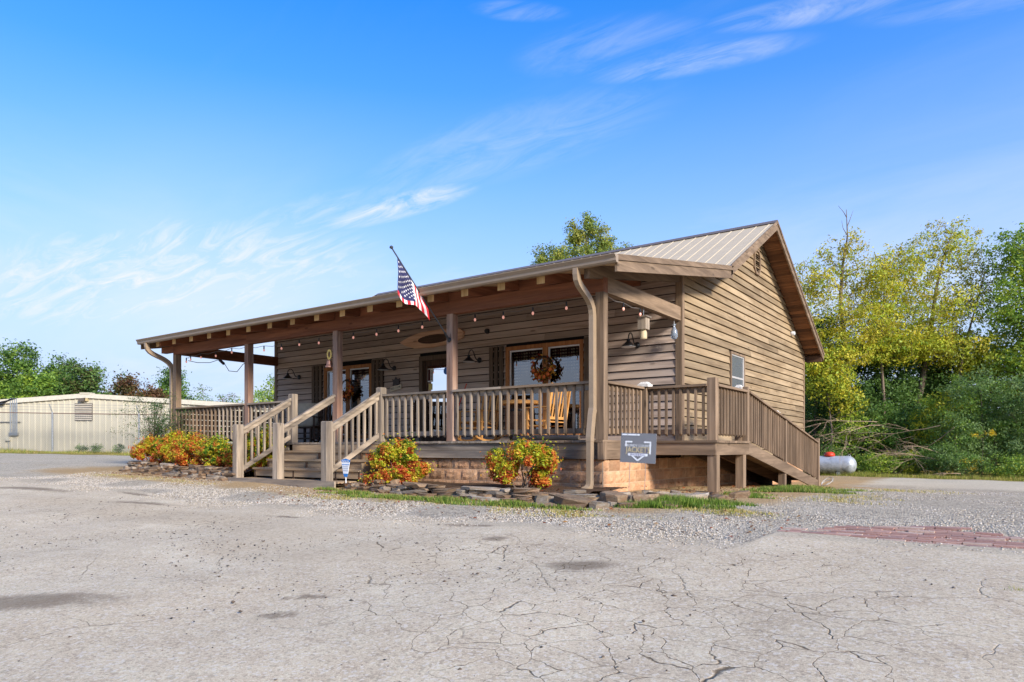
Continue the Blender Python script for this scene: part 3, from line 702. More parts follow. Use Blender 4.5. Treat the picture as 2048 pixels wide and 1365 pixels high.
# fascia and rake boards, drip trim
def slopeboard(name, y0, z0, y1, z1, h, xa, xb, mat, parent=house):
    return MB().prism([(y0, z0-h), (y1, z1-h), (y1, z1), (y0, z0)], xa, xb, 'yz').build(name, mat, parent)
for xa, xb in ((RX1-.038, RX1), (RX0, RX0+.038)):
    slopeboard('rake_board', -.50, zshed(-.5)-.052, YBR+.12, zshed(YBR+.12)-.052, .17, xa, xb, STAIN['y'])
    slopeboard('rake_board', YBR+.02, zmain(YBR+.02)-.025, YR, RZ-.025, .17, xa, xb, STAIN['y'])
    slopeboard('rake_board', YR+.002, RZ-.025, YB+.28, zmain(YB+.28)-.025, .17, xa, xb, STAIN['y'])
s_ = 1
for xa, xb in ((RX1+.001, RX1+.018), (RX0-.018, RX0-.001)):
    slopeboard('drip_trim', -.51, zshed(-.51)+.022, YBR+.1, zshed(YBR+.1)+.022, .085, xa, xb, STAIN['y'])
    slopeboard('drip_trim', YBR+.02, zmain(YBR+.02)+.03, YR, RZ+.03, .075, xa, xb, STAIN['y'])
    slopeboard('drip_trim', YR+.002, RZ+.03, YB+.3, zmain(YB+.3)+.03, .075, xa, xb, STAIN['y'])
box('fascia_board', RX0+.04, RX1-.04, -.50, -.465, 3.335, 3.415, STAIN['x'], house)
box('fascia_board', RX0+.04, RX1-.04, YB+.252, YB+.28, zmain(YB+.28)-.2, zmain(YB+.28)-.03, STAIN['x'], house)
# rake soffit planks (run across, seen from below), both slopes at the right gable
for y0, y1, sg in ((YR+.03, YB+.24, -1), (YBR+.2, YR-.03, 1)):
    n_ = int((y1-y0)/.118)
    for i in range(n_):
        ya = y0+(y1-y0)*i/n_; yb = ya+(y1-y0)/n_-.006
        slopeboard('soffit_plank', ya, zmain(ya)-.055, yb, zmain(yb)-.055, .02, .016, RX1-.04, SOFF['x'], roof_m)
box('eave_board', .03, RX1-.04, YB+.1, YB+.24, zmain(YB+.24)-.25, zmain(YB+.24)-.08, DARKW['x'], house)
# gutter and downspouts
gp = [(-.505, 3.36), (-.505, 3.325), (-.565, 3.325), (-.585, 3.35), (-.585, 3.385), (-.615, 3.43), (-.622, 3.43), (-.622, 3.442), (-.605, 3.442), (-.575, 3.39), (-.573, 3.355), (-.56, 3.337), (-.515, 3.337), (-.515, 3.44), (-.505, 3.44)]
MB().prism(gp, RX0-.01, RX1+.012, 'yz').build('gutter', GUTTER, house)
MB().prism([(-.506, 3.326), (-.565, 3.326), (-.584, 3.35), (-.584, 3.385), (-.615, 3.43), (-.506, 3.44)], RX1+.013, RX1+.02, 'yz').build('gutter_end_cap', GUTTER, house)
MB().prism([(-.506, 3.326), (-.565, 3.326), (-.584, 3.35), (-.584, 3.385), (-.615, 3.43), (-.506, 3.44)], RX0-.02, RX0-.011, 'yz').build('gutter_end_cap', GUTTER, house)
def downspout(pts, name='downspout', hw=(.042, .034)):
    return MB().tube(pts, .04, 4, sq=hw).build(name, DSPOUT, house)
def bez(p0, p1, p2, p3, n_=9):
    out = []
    for i in range(n_+1):
        t_ = i/n_; out.append(tuple((1-t_)**3*a+3*(1-t_)**2*t_*b_+3*(1-t_)*t_*t_*c_+t_**3*d for a, b_, c_, d in zip(p0, p1, p2, p3)))
    return out
DX = -.155
downspout([(DX, -.54, 3.335)]+bez((DX, -.54, 3.25), (DX, -.54, 3.02), (DX, -.075, 3.06), (DX, -.06, 2.72))+[(DX, -.055, 1.28)], hw=(.05, .038))
downspout([(DX, -.055, 1.30), (DX, -.085, 1.20), (DX, -.14, .86), (DX, -.14, .80)], 'downspout_offset', (.055, .042))
downspout([(DX, -.14, .80), (DX, -.14, .20)], 'downspout_lower', (.05, .038))
downspout(bez((DX, -.14, .21), (DX, -.14, .09), (DX-.02, -.17, .08), (DX-.03, -.30, gz(0, -.3)+.05), 6), 'downspout_shoe', (.052, .04))
DX2 = -12.52
downspout([(DX2, -.54, 3.335)]+bez((DX2, -.54, 3.25), (DX2, -.54, 3.0), (DX2+.08, .02, 3.05), (DX2+.12, .04, 2.72))+[(DX2+.12, .04, .3), (DX2+.12, .0, .22)], hw=(.05, .04))

# ---- windows, door, shutters
def window_f(o, mull, trim, curtain_split=True):
    x0, x1, z0, z1 = o
    wd = MB(); t_ = .085
    wd.box(x0, x0+t_, YW-.045, YW+.1, z0, z1); wd.box(x1-t_, x1, YW-.045, YW+.1, z0, z1)
    wd.box(x0+t_, x1-t_, YW-.045, YW+.1, z1-t_, z1); wd.box(x0+t_, x1-t_, YW-.06, YW+.1, z0, z0+t_)
    wd.box(mull-.06, mull+.06, YW-.04, YW+.1, z0+t_, z1-t_)
    wo_ = wd.build('window', trim['z'], house)
    for a, b_ in ((x0+t_, mull-.06), (mull+.06, x1-t_)):
        sash = MB(); s = .03
        sash.box(a, a+s, YW+.0, YW+.05, z0+t_, z1-t_); sash.box(b_-s, b_, YW, YW+.05, z0+t_, z1-t_)
        sash.box(a+s, b_-s, YW, YW+.05, z1-t_-s, z1-t_); sash.box(a+s, b_-s, YW, YW+.05, z0+t_, z0+t_+s)
        sash.build('sash', WHITE, wo_)
        MB().add([(a+s, YW+.02, z0+t_+s), (b_-s, YW+.02, z0+t_+s), (b_-s, YW+.02, z1-t_-s), (a+s, YW+.02, z1-t_-s)], [(0,1,2,3)]).build('pane', GLASS, wo_)
        # pleated curtains: valance across, panels at the sides
        def drape(xa, xb, za, zb):
            n_ = max(6, int((xb-xa)/.018)); v = []; f = []
            for i in range(n_+1):
                xx = xa+(xb-xa)*i/n_; d = YW+.16+.02*math.sin(i*1.25)+.006*math.sin(i*.37)
                v += [(xx, d, za+.012*math.sin(i*.9)), (xx, d, zb)]
            for i in range(n_): f.append((2*i, 2*i+2, 2*i+3, 2*i+1))
            return MB().add(v, f).build('curtain', CHECK, wo_)
        drape(a, b_, z1-.62, z1-.05)
        if b_ > mull: drape(b_-.27, b_, z0+.02, z1-.6)
        else: drape(a, a+.2, z0+.02, z1-.6)
    return wo_
window_f(WIN_R, -3.02, CEDAR); window_f(WIN_L, -9.2, CEDAR)
def shutter(x0, x1, z0=.98, z1=2.96):
    sh = MB().box(x0+.012, x1-.012, YW-.055, YW-.036, z1-.34, z1-.24).box(x0+.012, x1-.012, YW-.055, YW-.036, z0+.2, z0+.3).build('shutter', SHUT['x'], house)
    n_ = 3; g = .036; wv_ = ((x1-x0)-g*(n_-1))/n_
    for i in range(n_):
        a = x0+i*(wv_+g); box('slat', a, a+wv_, YW-.078, YW-.056, z0, z1, SHUT['z'], sh)
    MB().box(x0+.004, x1-.004, YW-.0355, YW-.034, z0+.01, z1-.01).build('backing', VOID, sh)  # black sheet stands in for the shade between the slats
shutter(-4.48, -4.10); shutter(-2.05, -1.66); shutter(-10.60, -10.19); shutter(-8.25, -7.84)
x0, x1, z0, z1 = DOOR
df = MB(); df.box(x0, x0+.11, YW-.05, YW+.1, z0, z1); df.box(x1-.11, x1, YW-.05, YW+.1, z0, z1); df.box(x0+.11, x1-.11, YW-.05, YW+.1, z1-.11, z1)
df.build('door_frame', SHUT['z'], house)
dl = MB(); a, b_ = x0+.115, x1-.115; zt = z1-.115
dl.box(a, a+.11, YW+.0, YW+.045, z0+.01, zt); dl.box(b_-.11, b_, YW, YW+.045, z0+.01, zt); dl.box(a+.11, b_-.11, YW, YW+.045, zt-.12, zt); dl.box(a+.11, b_-.11, YW, YW+.045, z0+.01, z0+.24); dl.box(a+.11, b_-.11, YW, YW+.045, 1.72, 1.80)
door = dl.build('door', DARKW['z'], house)
for za, zb in ((z0+.24, 1.72), (1.80, zt-.12)):
    MB().add([(a+.11, YW+.02, za), (b_-.11, YW+.02, za), (b_-.11, YW+.02, zb), (a+.11, YW+.02, zb)], [(0,1,2,3)]).build('pane', GLASS, door)
MB().tube([(a+.055, YW-.04, 1.70), (a+.055, YW-.055, 1.74), (a+.055, YW-.055, 1.84), (a+.055, YW-.04, 1.88)], .010, 6).tube([(a+.055, YW+.0, 1.71), (a+.055, YW-.045, 1.71)], .009, 6).build('handle', GREYM, door)
PAPER = plain('white_paper', srgb(212, 210, 200), .8, 0, .2, .06); PAPD = plain('dark_red_notice', srgb(72, 36, 34), .7, 0, .2, .1); BLUEST = plain('blue_sticker', srgb(50, 110, 190), .5, 0, .3, .08); YEL = plain('yellow_notice', srgb(206, 186, 110), .7, 0, .2, .06)
nb = MB(); xa = a+.115
nb.box(xa, xa+.16, YW+.012, YW+.016, 2.30, 2.62, 0); nb.box(xa+.012, xa+.085, YW+.008, YW+.0115, 2.33, 2.60, 1)
for k in range(7): nb.box(xa+.1, xa+.15, YW+.008, YW+.0115, 2.35+k*.034, 2.368+k*.034, 1)
nb.box(xa+.03, xa+.14, YW+.012, YW+.016, 2.11, 2.26, 2); nb.box(xa+.01, xa+.15, YW+.012, YW+.016, 1.93, 2.07, 0)
nb.build('posted_notice', [PAPER, PAPD, YEL], door)
MB().lathe([(.085, 0), (.085, .004)], 18, (b_-.22, YW+.012, 2.53), axis='y').build('round_sticker', BLUEST, door)
MB().tube([(x0+.2, YW+.35, 2.70), (x1-.2, YW+.5, 2.72)], .022, 8).build('ceiling_tube_lamp', TUBE, house)
# gable window with blinds
y0, y1, z0, z1 = WIN_S
ALU = plain('bronze_aluminium', srgb(120, 112, 100), .45, .2)
gw = MB(); gw.box(-.03, .045, y0, y0+.05, z0, z1); gw.box(-.03, .045, y1-.05, y1, z0, z1); gw.box(-.03, .045, y0+.05, y1-.05, z1-.05, z1); gw.box(-.03, .05, y0+.05, y1-.05, z0, z0+.05)
gwo = gw.build('side_window', STAIN['z'], house)
sf = MB(); t_ = .028
for ya, yb, zz0, zz1 in ((y0+.05, y1-.05, z0+.05, z1-.05),):
    sf.box(.0, .03, ya, ya+t_, zz0, zz1); sf.box(.0, .03, yb-t_*1.8, yb, zz0, zz1); sf.box(0, .03, ya+t_, yb-t_*1.8, zz1-t_, zz1); sf.box(0, .03, ya+t_, yb-t_*1.8, (zz0+zz1)/2-.02, (zz0+zz1)/2+.02)
sf.build('sash', plain('grey_vinyl', srgb(176, 170, 162), .5), gwo)
MB().add([(.012, y0+.06, z0+.05), (.012, y1-.06, z0+.05), (.012, y1-.06, z1-.06), (.012, y0+.06, z1-.06)], [(0,1,2,3)]).build('pane', GLASS, gwo)
MB().add([(.024, y0+.08, z0+.06), (.024, y1-.11, z0+.06), (.024, y1-.11, z1-.08), (.024, y0+.08, z1-.08)], [(0,1,2,3)]).build('added_dulling_screen', SCREEN, gwo)
bl = MB()
for k in range(34):
    zz = z0+.07+k*.029; bl.add([(-.012, y0+.06, zz), (-.012, y1-.06, zz), (-.030, y1-.06, zz+.02), (-.030, y0+.06, zz+.02)], [(0,1,2,3)])
tag(bl.build('blind', plain('grey_blind', srgb(160, 160, 156), .6), gwo))
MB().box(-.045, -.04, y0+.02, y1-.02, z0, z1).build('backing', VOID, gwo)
# gable louvre vent
ov = [(7.38, 5.00), (7.50, 4.86), (7.74, 4.86), (7.86, 5.00), (7.86, 5.32), (7.74, 5.46), (7.50, 5.46), (7.38, 5.32)]
iv = [(7.62+(a-7.62)*.8, 5.16+(b_-5.16)*.84) for a, b_ in ov]
vm = MB(); n_ = 8
vm.add([(.045, a, b_) for a, b_ in ov]+[(.045, a, b_) for a, b_ in iv]+[(-.02, a, b_) for a, b_ in ov]+[(-.02, a, b_) for a, b_ in iv], [(i, (i+1)%8, 8+(i+1)%8, 8+i) for i in range(8)]+[(i, 16+i, 16+(i+1)%8, (i+1)%8) for i in range(8)]+[(8+i, 8+(i+1)%8, 24+(i+1)%8, 24+i) for i in range(8)])
gv = vm.build('gable_vent', STAIN['z'], house)
for k in range(9):
    zz = 4.92+k*.053; hw = .19 if 5.0 < zz+.02 < 5.32 else .13
    MB().add([(.040, 7.62-hw, zz), (.040, 7.62+hw, zz), (.012, 7.62+hw, zz+.022), (.012, 7.62-hw, zz+.022), (.034, 7.62-hw, zz-.006), (.034, 7.62+hw, zz-.006)], [(0,1,2,3), (4,5,1,0)]).build('louvre', STAIN['y'], gv)
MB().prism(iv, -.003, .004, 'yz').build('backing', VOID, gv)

# ---- stairs
stair = None
for xx in (-7.42, -6.2, -4.98, -4.36):
    o = MB().prism([(.0, .55), (.0, .1), (-1.28, .04), (-1.28, .10), (-.95, .10), (-.95, .27), (-.65, .27), (-.65, .44), (-.34, .44), (-.34, .61), (-.02, .61), (-.02, .55)], xx-.02, xx+.02, 'yz').build('stringer' if stair else 'stairs', DARKW['y'], stair or house)
    stair = stair or o
SX0, SX1 = -7.46, -4.30
TZ = [FZ-.168*i for i in range(1, 5)]
for i, zt in enumerate(TZ[:3]):
    yf = -.32*(i+1)
    zz0 = TZ[i+1]+.0 if i < 3 else .03
    box('tread', SX0, SX1, yf-.02, yf+.145, zt-.038, zt, TREAD['x'], stair); box('tread', SX0, SX1, yf+.15, yf+.315, zt-.038, zt, TREAD['x'], stair)
    box('riser', SX0+.01, SX1-.01, yf+.012, yf+.034, TZ[i+1], zt-.039, TREAD['x'], stair)
box('riser', SX0+.01, SX1-.01, -.024, -.001, TZ[0], FZ-.039, TREAD['x'], stair)
box('base_board', -7.75, -4.55, -1.345, -1.307, -.02, .125, GREY['x'], stair)
box('tread', -7.6, -4.5, -1.305, -1.14, .085, .123, TREAD['x'], stair); box('tread', -7.5, -4.4, -1.135, -.965, .085, .123, TREAD['x'], stair)
box('skirt_board', -4.30, -4.27, -.95, -.002, .02, .44, TREAD['y'], stair)

# ---- railings
def newel(x, y, z0, z1, m, s=.075): return box('newel_post', x-s, x+s, y-s, y+s, z0, z1, m['z'], house, .012)
NX = [(-7.58, -7.50), (-6.28, None), (-4.88, -4.82)]
for xb, xt in NX:
    newel(xb, -1.225, gz(xb, -1.22)-.02, 1.185, GREY, .080)
    if xt: newel(xt, .03, FZ+.001, 1.87, GREY)
_bm = {}
def baluster(parent, x, y, z0, z1, m, slant=True, outward=(0, -1)):
    k = (round(z1-z0, 3), m['z'].name, outward)
    if k not in _bm:
        h = (z1-z0)/2; s = .019; mb = MB(); c_ = .04
        lo = [(-s, -s), (s, -s), (s, s), (-s, s)]
        v = []
        for px, py in lo:
            o_ = px*outward[0]+py*outward[1]
            v.append((px, py, -h+(c_ if o_ < 0 else 0)*0+(c_ if o_ > 0 else 0)))
        v += [(px, py, h-(c_*.8 if px*outward[0]+py*outward[1] > 0 else 0)) for px, py in lo]
        _bm[k] = mb.add(v, BOXF).mesh('baluster', m['z'])
    return link('baluster', _bm[k], parent, (x, y, (z0+z1)/2), (0, 0, rnd.uniform(-.05, .05)))
def railing(axis, a, b_, c_, m, n_, outs, zt=1.735, msplit=None, bz=.93, bal=True):
    """level railing: cap, sub rail, bottom rail and balusters fixed to the outer faces"""
    sg = outs
    def bx(nm, u0, u1, d0, d1, z0, z1, mm, par=None):
        lo, hi = sorted((c_+sg*d0, c_+sg*d1))
        mt = mm[axis]
        return box(nm, u0, u1, lo, hi, z0, z1, mt, par) if axis == 'x' else box(nm, lo, hi, u0, u1, z0, z1, mt, par)
    root = bx('railing', a, b_, .0, -.038, zt-.135, zt-.04, m, house)
    off = root.location
    segs = [(a, b_, m)] if msplit is None else [(a, msplit[0], m), (msplit[0]+.002, b_, msplit[1])]
    for u0, u1, mm in segs:
        o = bx('cap_rail', u0, u1, .07, -.065, zt-.038, zt, mm, None); o.parent = root; o.location -= off
        o = bx('bottom_rail', u0, u1, .0, -.038, bz, bz+.085, mm, None); o.parent = root; o.location -= off
    for i in range(n_):
        u = a+(b_-a)*(i+.5)/n_; mm = m if msplit is None or u < msplit[0] else msplit[1]
        d = c_+sg*.0195
        o = baluster(None, *((u, d) if axis == 'x' else (d, u)), bz-.03, zt-.0385, mm, outward=((0, sg) if axis == 'x' else (sg, 0)))
        o.parent = root; o.location = Vector(o.location)-Vector(off)
    return root
yr = .05
railing('x', -12.14, -9.22, yr, STAIN, 18, -1, msplit=(-10.4, GREY))
railing('x', -9.08, -7.575, yr, GREY, 9, -1)
railing('x', -4.745, -3.14, yr, GREY, 10, -1)
railing('x', -3.0, -.14, yr, GREY, 18, -1, msplit=(-1.93, STAIN))
railing('y', .14, 1.435, -.06, STAIN, 9, 1)
lr = box('railing', -12.24, -12.20, .14, YW-.04, 1.60, 1.70, DARKW['y'], house); off = Vector(lr.location)  # dark brown puts the shaded side of this railing into its colour
o = box('cap_rail', -12.29, -12.15, .14, YW-.04, 1.702, 1.74, DARKW['y'], None); o.parent = lr; o.location = Vector(o.location)-off
for k in range(5):
    o = box('side_slat', -12.235, -12.205, .14, YW-.04, .90+k*.14, 1.022+k*.14, DARKW['y'], None); o.parent = lr; o.location = Vector(o.location)-off

# stair hand rails
def stair_rail(xb, xt, yt, zt, bals, m=GREY):
    yb = -1.145; zb = 1.10
    hr = MB().bar((xb, yb, zb), (xt, yt, zt), .09, .05).build('stair_rail', m['y'], house)
    MB().bar((xb, yb, zb-.075), (xt, yt, zt-.075), .036, .085).build('sub_rail', m['y'], hr)
    if bals:
        MB().bar((xb, yb, zb-.80), (xt, yt, zt-.80), .036, .085).build('bottom_rail', m['y'], hr)
        for i in range(bals):
            f_ = (i+.6)/bals; y = yb+(yt-yb)*f_; z = zb+(zt-zb)*f_; x = xb+(xt-xb)*f_
            MB().box(x-.02-.028, x+.02-.028, y-.02, y+.02, z-.83, z-.045).build('baluster', m['z'], hr)
    return hr
stair_rail(-7.56, -7.5, -.02, 1.765, 8); stair_rail(-6.27, -6.14, .0, 1.78, 0); stair_rail(-4.88, -4.82, -.02, 1.765, 8)

# ---- landing and ramp at the right end
LX = 1.2; LY0 = 1.5; LY1 = 3.2; RY1 = 8.5; RZ1 = -.17
newel(-.02, LY0+.0, FZ-.1, 1.735, STAIN, .06)
lf = MB().box(.0, LX-.09, LY0+.05, LY1, .60, .788).build('landing_frame', DARKW['y'], house)
for k in range(12):
    ya = LY0-.03+k*.1425; 
    if ya < LY1-.1: box('floor_board', .025, LX+.03, ya, ya+.138, FZ-.038, FZ, STAIN['x'], lf)
box('rim_board', .0, LX, LY0-.005, LY0+.033, .595, .788, STAIN['x'], house)
box('rim_board', LX-.036, LX+.002, LY0+.036, LY1, .595, .788, STAIN['y'], house)
def ramp_z(y): return FZ-.04+(y-LY1)*(RZ1+.10-FZ+.04)/(RY1-LY1)
def skew(name, x0, x1, za, zb, mat, parent=house, ya=LY1+.002, yb=RY1):
    return MB().prism([(ya, ramp_z(ya)+za), (yb, ramp_z(yb)+za), (yb, ramp_z(yb)+zb), (ya, ramp_z(ya)+zb)], x0, x1, 'yz').build(name, mat, parent)
rampo = skew('ramp_joist', .1, .14, -.2, -.002, DARKW['y']); skew('ramp_joist', .55, .59, -.2, -.002, DARKW['y'])
skew('ramp_side_board', LX-.036, LX+.002, -.20, .02, STAIN['y'], house, LY1+.002, RY1+.1); skew('ramp_side_board', .03, .06, -.20, .02, STAIN['y'])
n_ = 37
for k in range(n_):
    ya = LY1+.005+(RY1-LY1)*k/n_; yb = ya+(RY1-LY1)/n_-.006
    skew('ramp_board', .062, LX-.04, 0, .036, STAIN['x'], rampo, ya, yb)
def lpost(x, y, z0, z1, cap=False, s=.07):
    o = box('landing_post', x-s, x+s, y-s, y+s, z0, z1, STAIN['z'], house)
    if cap:
        c_ = MB().box(-s-.012, s+.012, -s-.012, s+.012, 0, .035).add([(-s, -s, .035), (s, -s, .035), (s, s, .035), (-s, s, .035), (-s*.5, -s*.5, .075), (s*.5, -s*.5, .075), (s*.5, s*.5, .075), (-s*.5, s*.5, .075)], BOXF)
        c_.build('post_cap', CAPM, o, (0, 0, (z1-z0)/2+.001))
    return o
lpost(LX-.068, LY0+.05, FZ, 1.83); lpost(LX-.068, LY0+.09, gz(1.2, 1.6)-.05, .593, s=.075)
lpost(LX-.055, LY1-.02, FZ, 1.80, s=.05); lpost(LX-.17, LY1-.03, FZ, 1.765, True, .06); lpost(LX-.075, LY1+.02-.25, gz(1.2, 3)-.05, .593, s=.07)
cp = MB().box(-.095, .095, -.095, .095, 0, .045).add([(-.085, -.085, .045), (.085, -.085, .045), (.085, .085, .045), (-.085, .085, .045), (-.05, -.05, .085), (.05, -.05, .085), (.05, .05, .085), (-.05, .05, .085)], BOXF)
cp.build('post_cap', CAPM, house, (-.02, LY0, 1.736))
railing('x', .045, LX-.14, LY0+.02, STAIN, 8, -1)
railing('y', LY0+.125, LY1-.08, LX-.06, STAIN, 10, 1)
# ramp rail
rr_ = skew('ramp_rail', LX-.12, LX+.02, .905, .94, STAIN['y'], house, LY1+.036, RY1)
skew('sub_rail', LX-.085, LX-.05, .80, .903, STAIN['y'], rr_, LY1+.036, RY1); skew('bottom_rail', LX-.085, LX-.05, .10, .18, STAIN['y'], rr_, LY1+.036, RY1)
for k in range(42):
    y = LY1+.10+(RY1-.1-LY1)*k/42
    MB().box(LX-.0495, LX-.0145, y-.018, y+.018, ramp_z(y)+.07, ramp_z(y)+.902).build('baluster', STAIN['z'], rr_)
for y, z1 in ((5.69, .99), (RY1-.04, 1.02)):
    o = box('ramp_post', LX-.14, LX-.085-.001, y-.06, y+.06, gz(1.1, y)-.05, ramp_z(y)+z1, STAIN['z'], house)
box('ramp_post', LX-.048, LX-.0, 5.63, 5.75, ramp_z(5.69)-.19, ramp_z(5.69)+.904, STAIN['z'], house)
box('ramp_post', LX-.048, LX+.02, RY1-.02, RY1+.08, gz(1.2, 8.5)-.02, ramp_z(RY1)+1.02, STAIN['z'], house)
box('ramp_support', LX-.13, LX-.0, 5.55, 5.69, gz(1.2, 5.6)-.05, ramp_z(5.69)-.2, STAIN['z'], house)
lpost(LX-.20, 5.66, ramp_z(5.66)+.037, ramp_z(5.66)+1.03, True, .055)
# ================================================================== THINGS ON AND AROUND THE PORCH
# ---- gooseneck wall lamps
SHADE_IN = plain('white_enamel', (.75, .74, .70), .4)
def wall_lamp():
    r = empty('wall_lamp', (0,0,0))
    MB().lathe([(.062, 0), (.062, -.02), (.035, -.045), (.03, -.05)], 14, axis='y').build('back_plate', BLACK, r)
    pts = [(0, -.045, 0)]+bez((0, -.06, 0), (0, -.20, -.02), (0, -.18, .21), (0, -.29, .20), 8)+bez((0, -.29, .20), (0, -.37, .19), (0, -.39, .12), (0, -.385, .06), 5)
    MB().tube(pts, .011, 7).build('gooseneck', BLACK, r)
    s = MB().lathe([(.03, .075), (.036, .03), (.05, .015), (.085, -.02), (.135, -.06), (.14, -.075)], 20, (0, -.385, 0)).build('shade', BLACK, r, smooth=False)
    MB().lathe([(.137, -.0755), (.137, -.078)], 20, (0, -.385, 0)).build('shade_lining', SHADE_IN, s)
    return r
lamp0 = wall_lamp(); LAMPS = [(-11.46, 'black gooseneck wall lamp at the far left corner of the porch wall'), (-7.75, 'black gooseneck wall lamp above the small welcome sign'), (-5.06, 'black gooseneck wall lamp between door and right window'), (-1.17, 'black gooseneck wall lamp right of the corner downspout')]
for i, (x, lb) in enumerate(LAMPS):
    o = lamp0 if i == 0 else copy_tree(lamp0); o.location = (x+.28, YW-.034, 2.70); tag(o, lb, 'wall lamp', 'gooseneck lamps on the porch wall')
# ---- pointed wooden sign plank above the door, with a dark sunken oval
op = [(-7.23, 3.30), (-7.02, 3.20), (-6.75, 3.125), (-6.2, 3.10), (-5.62, 3.14), (-5.24, 3.24), (-5.20, 3.38), (-5.34, 3.47), (-5.9, 3.50), (-6.5, 3.49), (-6.85, 3.43), (-7.08, 3.36)]
PLK = wood3('reddish_sign_wood', srgb(178, 132, 100), srgb(222, 182, 148), val=.05)
sg_ = MB(); ovl = [(-6.10+.52*math.cos(a_), 3.295+.105*math.sin(a_)) for a_ in [2*math.pi*k/24 for k in range(24)]]
n_ = len(op); 
sg_.prism(op, YW-.10, YW-.037, 'xz')
so = sg_.build('plank_sign', PLK['x'], None); tag(so, 'long pointed wooden plank sign with dark oval above the door', 'sign')
MB().prism(ovl, YW-.103, YW-.099, 'xz').build('dark_oval', DARKW['x'], so)
# ---- security camera dome
tag(MB().lathe([(.03, 0), (.06, .0), (.06, -.03), (.05, -.06), (.03, -.085), (.008, -.095)], 14, (-4.55, YW-.034, 3.33), axis='y').build('security_camera', BLACK), 'small black dome camera high on the porch wall', 'camera')
# ---- small welcome sign with a dark star-like shape above
ws = empty('welcome_sign', (-7.39, YW-.04, 2.21)); tag(ws, 'small tilted white WELCOME plaque hanging on the porch wall', 'sign')
MB().prism([(-.19, -.085), (.18, -.03), (.18, .075), (-.19, .02)], -.03, -.012, 'xz').build('plaque', plain('cream_paint', srgb(206, 192, 164), .7), ws)
link('lettering', textmesh('WELCOME', .075, plain('dark_print', srgb(40, 30, 26), .7), .001), ws, (-.005, -.032, -.004), (R(90), R(-8.4), 0)).scale = (.95, 1, 1)
MB().prism([(-.12, .05), (-.05, .07), (.02, .06), (.12, .09), (.10, .16), (.13, .23), (.04, .21), (-.02, .27), (-.06, .20), (-.14, .22), (-.10, .14)], -.024, -.004, 'xz').build('metal_cutout', plain('dark_iron', srgb(62, 56, 54), .6, .4), ws)
# ---- tall leaning WELCOME board by the door
wb = empty('welcome_board', (-6.78, 2.86, FZ)); tag(wb, 'tall dark board with vertical white WELCOME letters by the door', 'sign')
MB().bar((0, 0, 0), (0, .12, 1.12), .17, .022, up=(0, -1, 0)).build('board', DARKW['z'], wb)
LET = plain('white_lettering', (.7, .69, .64), .7)
for k, ch in enumerate('WELCOME'):
    zz = 1.02-k*.155; link('letter', textmesh(ch, .15, LET, .002), wb, (0, zz*.107-.014, zz), (R(90-6.1), 0, 0))

# ---- chairs
def rocker(wd, mats, slats=6, bench=False, arms=True):
    """slatted rocking chair facing local -Y"""
    r = empty('rocking_chair', (0,0,0)); h = wd/2
    for s in (-1, 1):
        x = s*(h-.02)
        pts = [(x, -.42+.86*k/8, .035+.13*((k-3.6)/4.4)**2) for k in range(9)]
        MB().tube(pts, .02, 4, sq=(.016, .022)).build('rocker', mats['y'], r)
        MB().bar((x, -.25, .055), (x, -.25, .64), .042, .042).build('front_leg', mats['z'], r)
        MB().bar((x, .17, .05), (x, .36, 1.10), .04, .034).build('back_post', mats['z'], r)
        if arms: MB().bar((x, -.31, .655), (x, .26, .66), .08, .022).build('armrest', mats['y'], r)
        MB().bar((x, -.25, .22), (x, .2, .22), .022, .022).build('side_stretcher', mats['y'], r)
        MB().bar((x, -.25, .31), (x, .21, .31), .022, .022).build('side_stretcher', mats['y'], r)
    n_ = 7
    for k in range(n_):
        y = -.27+k*.073; MB().bar((-h+.0, y, .43-.06*k/n_), (h-.0, y, .43-.06*k/n_), .062, .018).build('seat_slat', mats['x'], r)
    for z in (.2, .3): MB().bar((-h+.03, -.25, z), (h-.03, -.25, z), .022, .03).build('front_stretcher', mats['x'], r)
    for yy, z, hh in ((.227, .45, .05), (.345, 1.04, .085)): MB().bar((-h+.02, yy, z), (h-.02, yy, z), .022, hh).build('back_rail', mats['x'], r)
    ns = slats
    for k in range(ns):
        x = -h+.075+(wd-.15)*k/(ns-1); MB().bar((x, .225, .45), (x, .338, 1.03), .042, .014, up=(0, 1, 0)).build('back_slat', mats['z'], r)
    return r
c1 = rocker(.66, HONEY); c1.location = (-4.12, 2.15, FZ); c1.rotation_euler = (0, 0, R(-4)); tag(c1, 'honey coloured slatted rocking chair facing the steps beside post', 'rocking chair', 'rocking chairs on the porch')
c2 = rocker(.60, HONEY); c2.location = (-2.28, 1.95, FZ); c2.rotation_euler = (0, 0, R(-97)); tag(c2, 'honey coloured rocking chair turned sideways right of the table', 'rocking chair', 'rocking chairs on the porch')
c3 = rocker(.60, DARKW, 7); c3.location = (-8.75, 2.0, FZ); c3.rotation_euler = (0, 0, R(38)); tag(c3, 'dark brown rocking chair beside the beige tub', 'rocking chair', 'rocking chairs on the porch')
c4 = rocker(.60, DARKW, 7); c4.location = (-7.35, 1.95, FZ); c4.rotation_euler = (0, 0, R(-60)); tag(c4, 'dark brown rocking chair behind the right stair rail', 'rocking chair', 'rocking chairs on the porch')
t = empty('porch_table', (-3.12, 2.25, FZ)); tag(t, 'small orange wood porch table on dark barrel base', 'table')
MB().lathe([(.40, .76), (.42, .77), (.42, .83), (.40, .84)], 24).build('table_top', HONEY['x'], t)
MB().lathe([(.20, 0), (.25, .18), (.27, .38), (.25, .58), (.21, .758)], 20).build('barrel', DARKW['z'], t)
for z in (.12, .62): MB().lathe([(.245, z), (.252, z+.02), (.245, z+.04)], 20).build('hoop', BLACK, t)
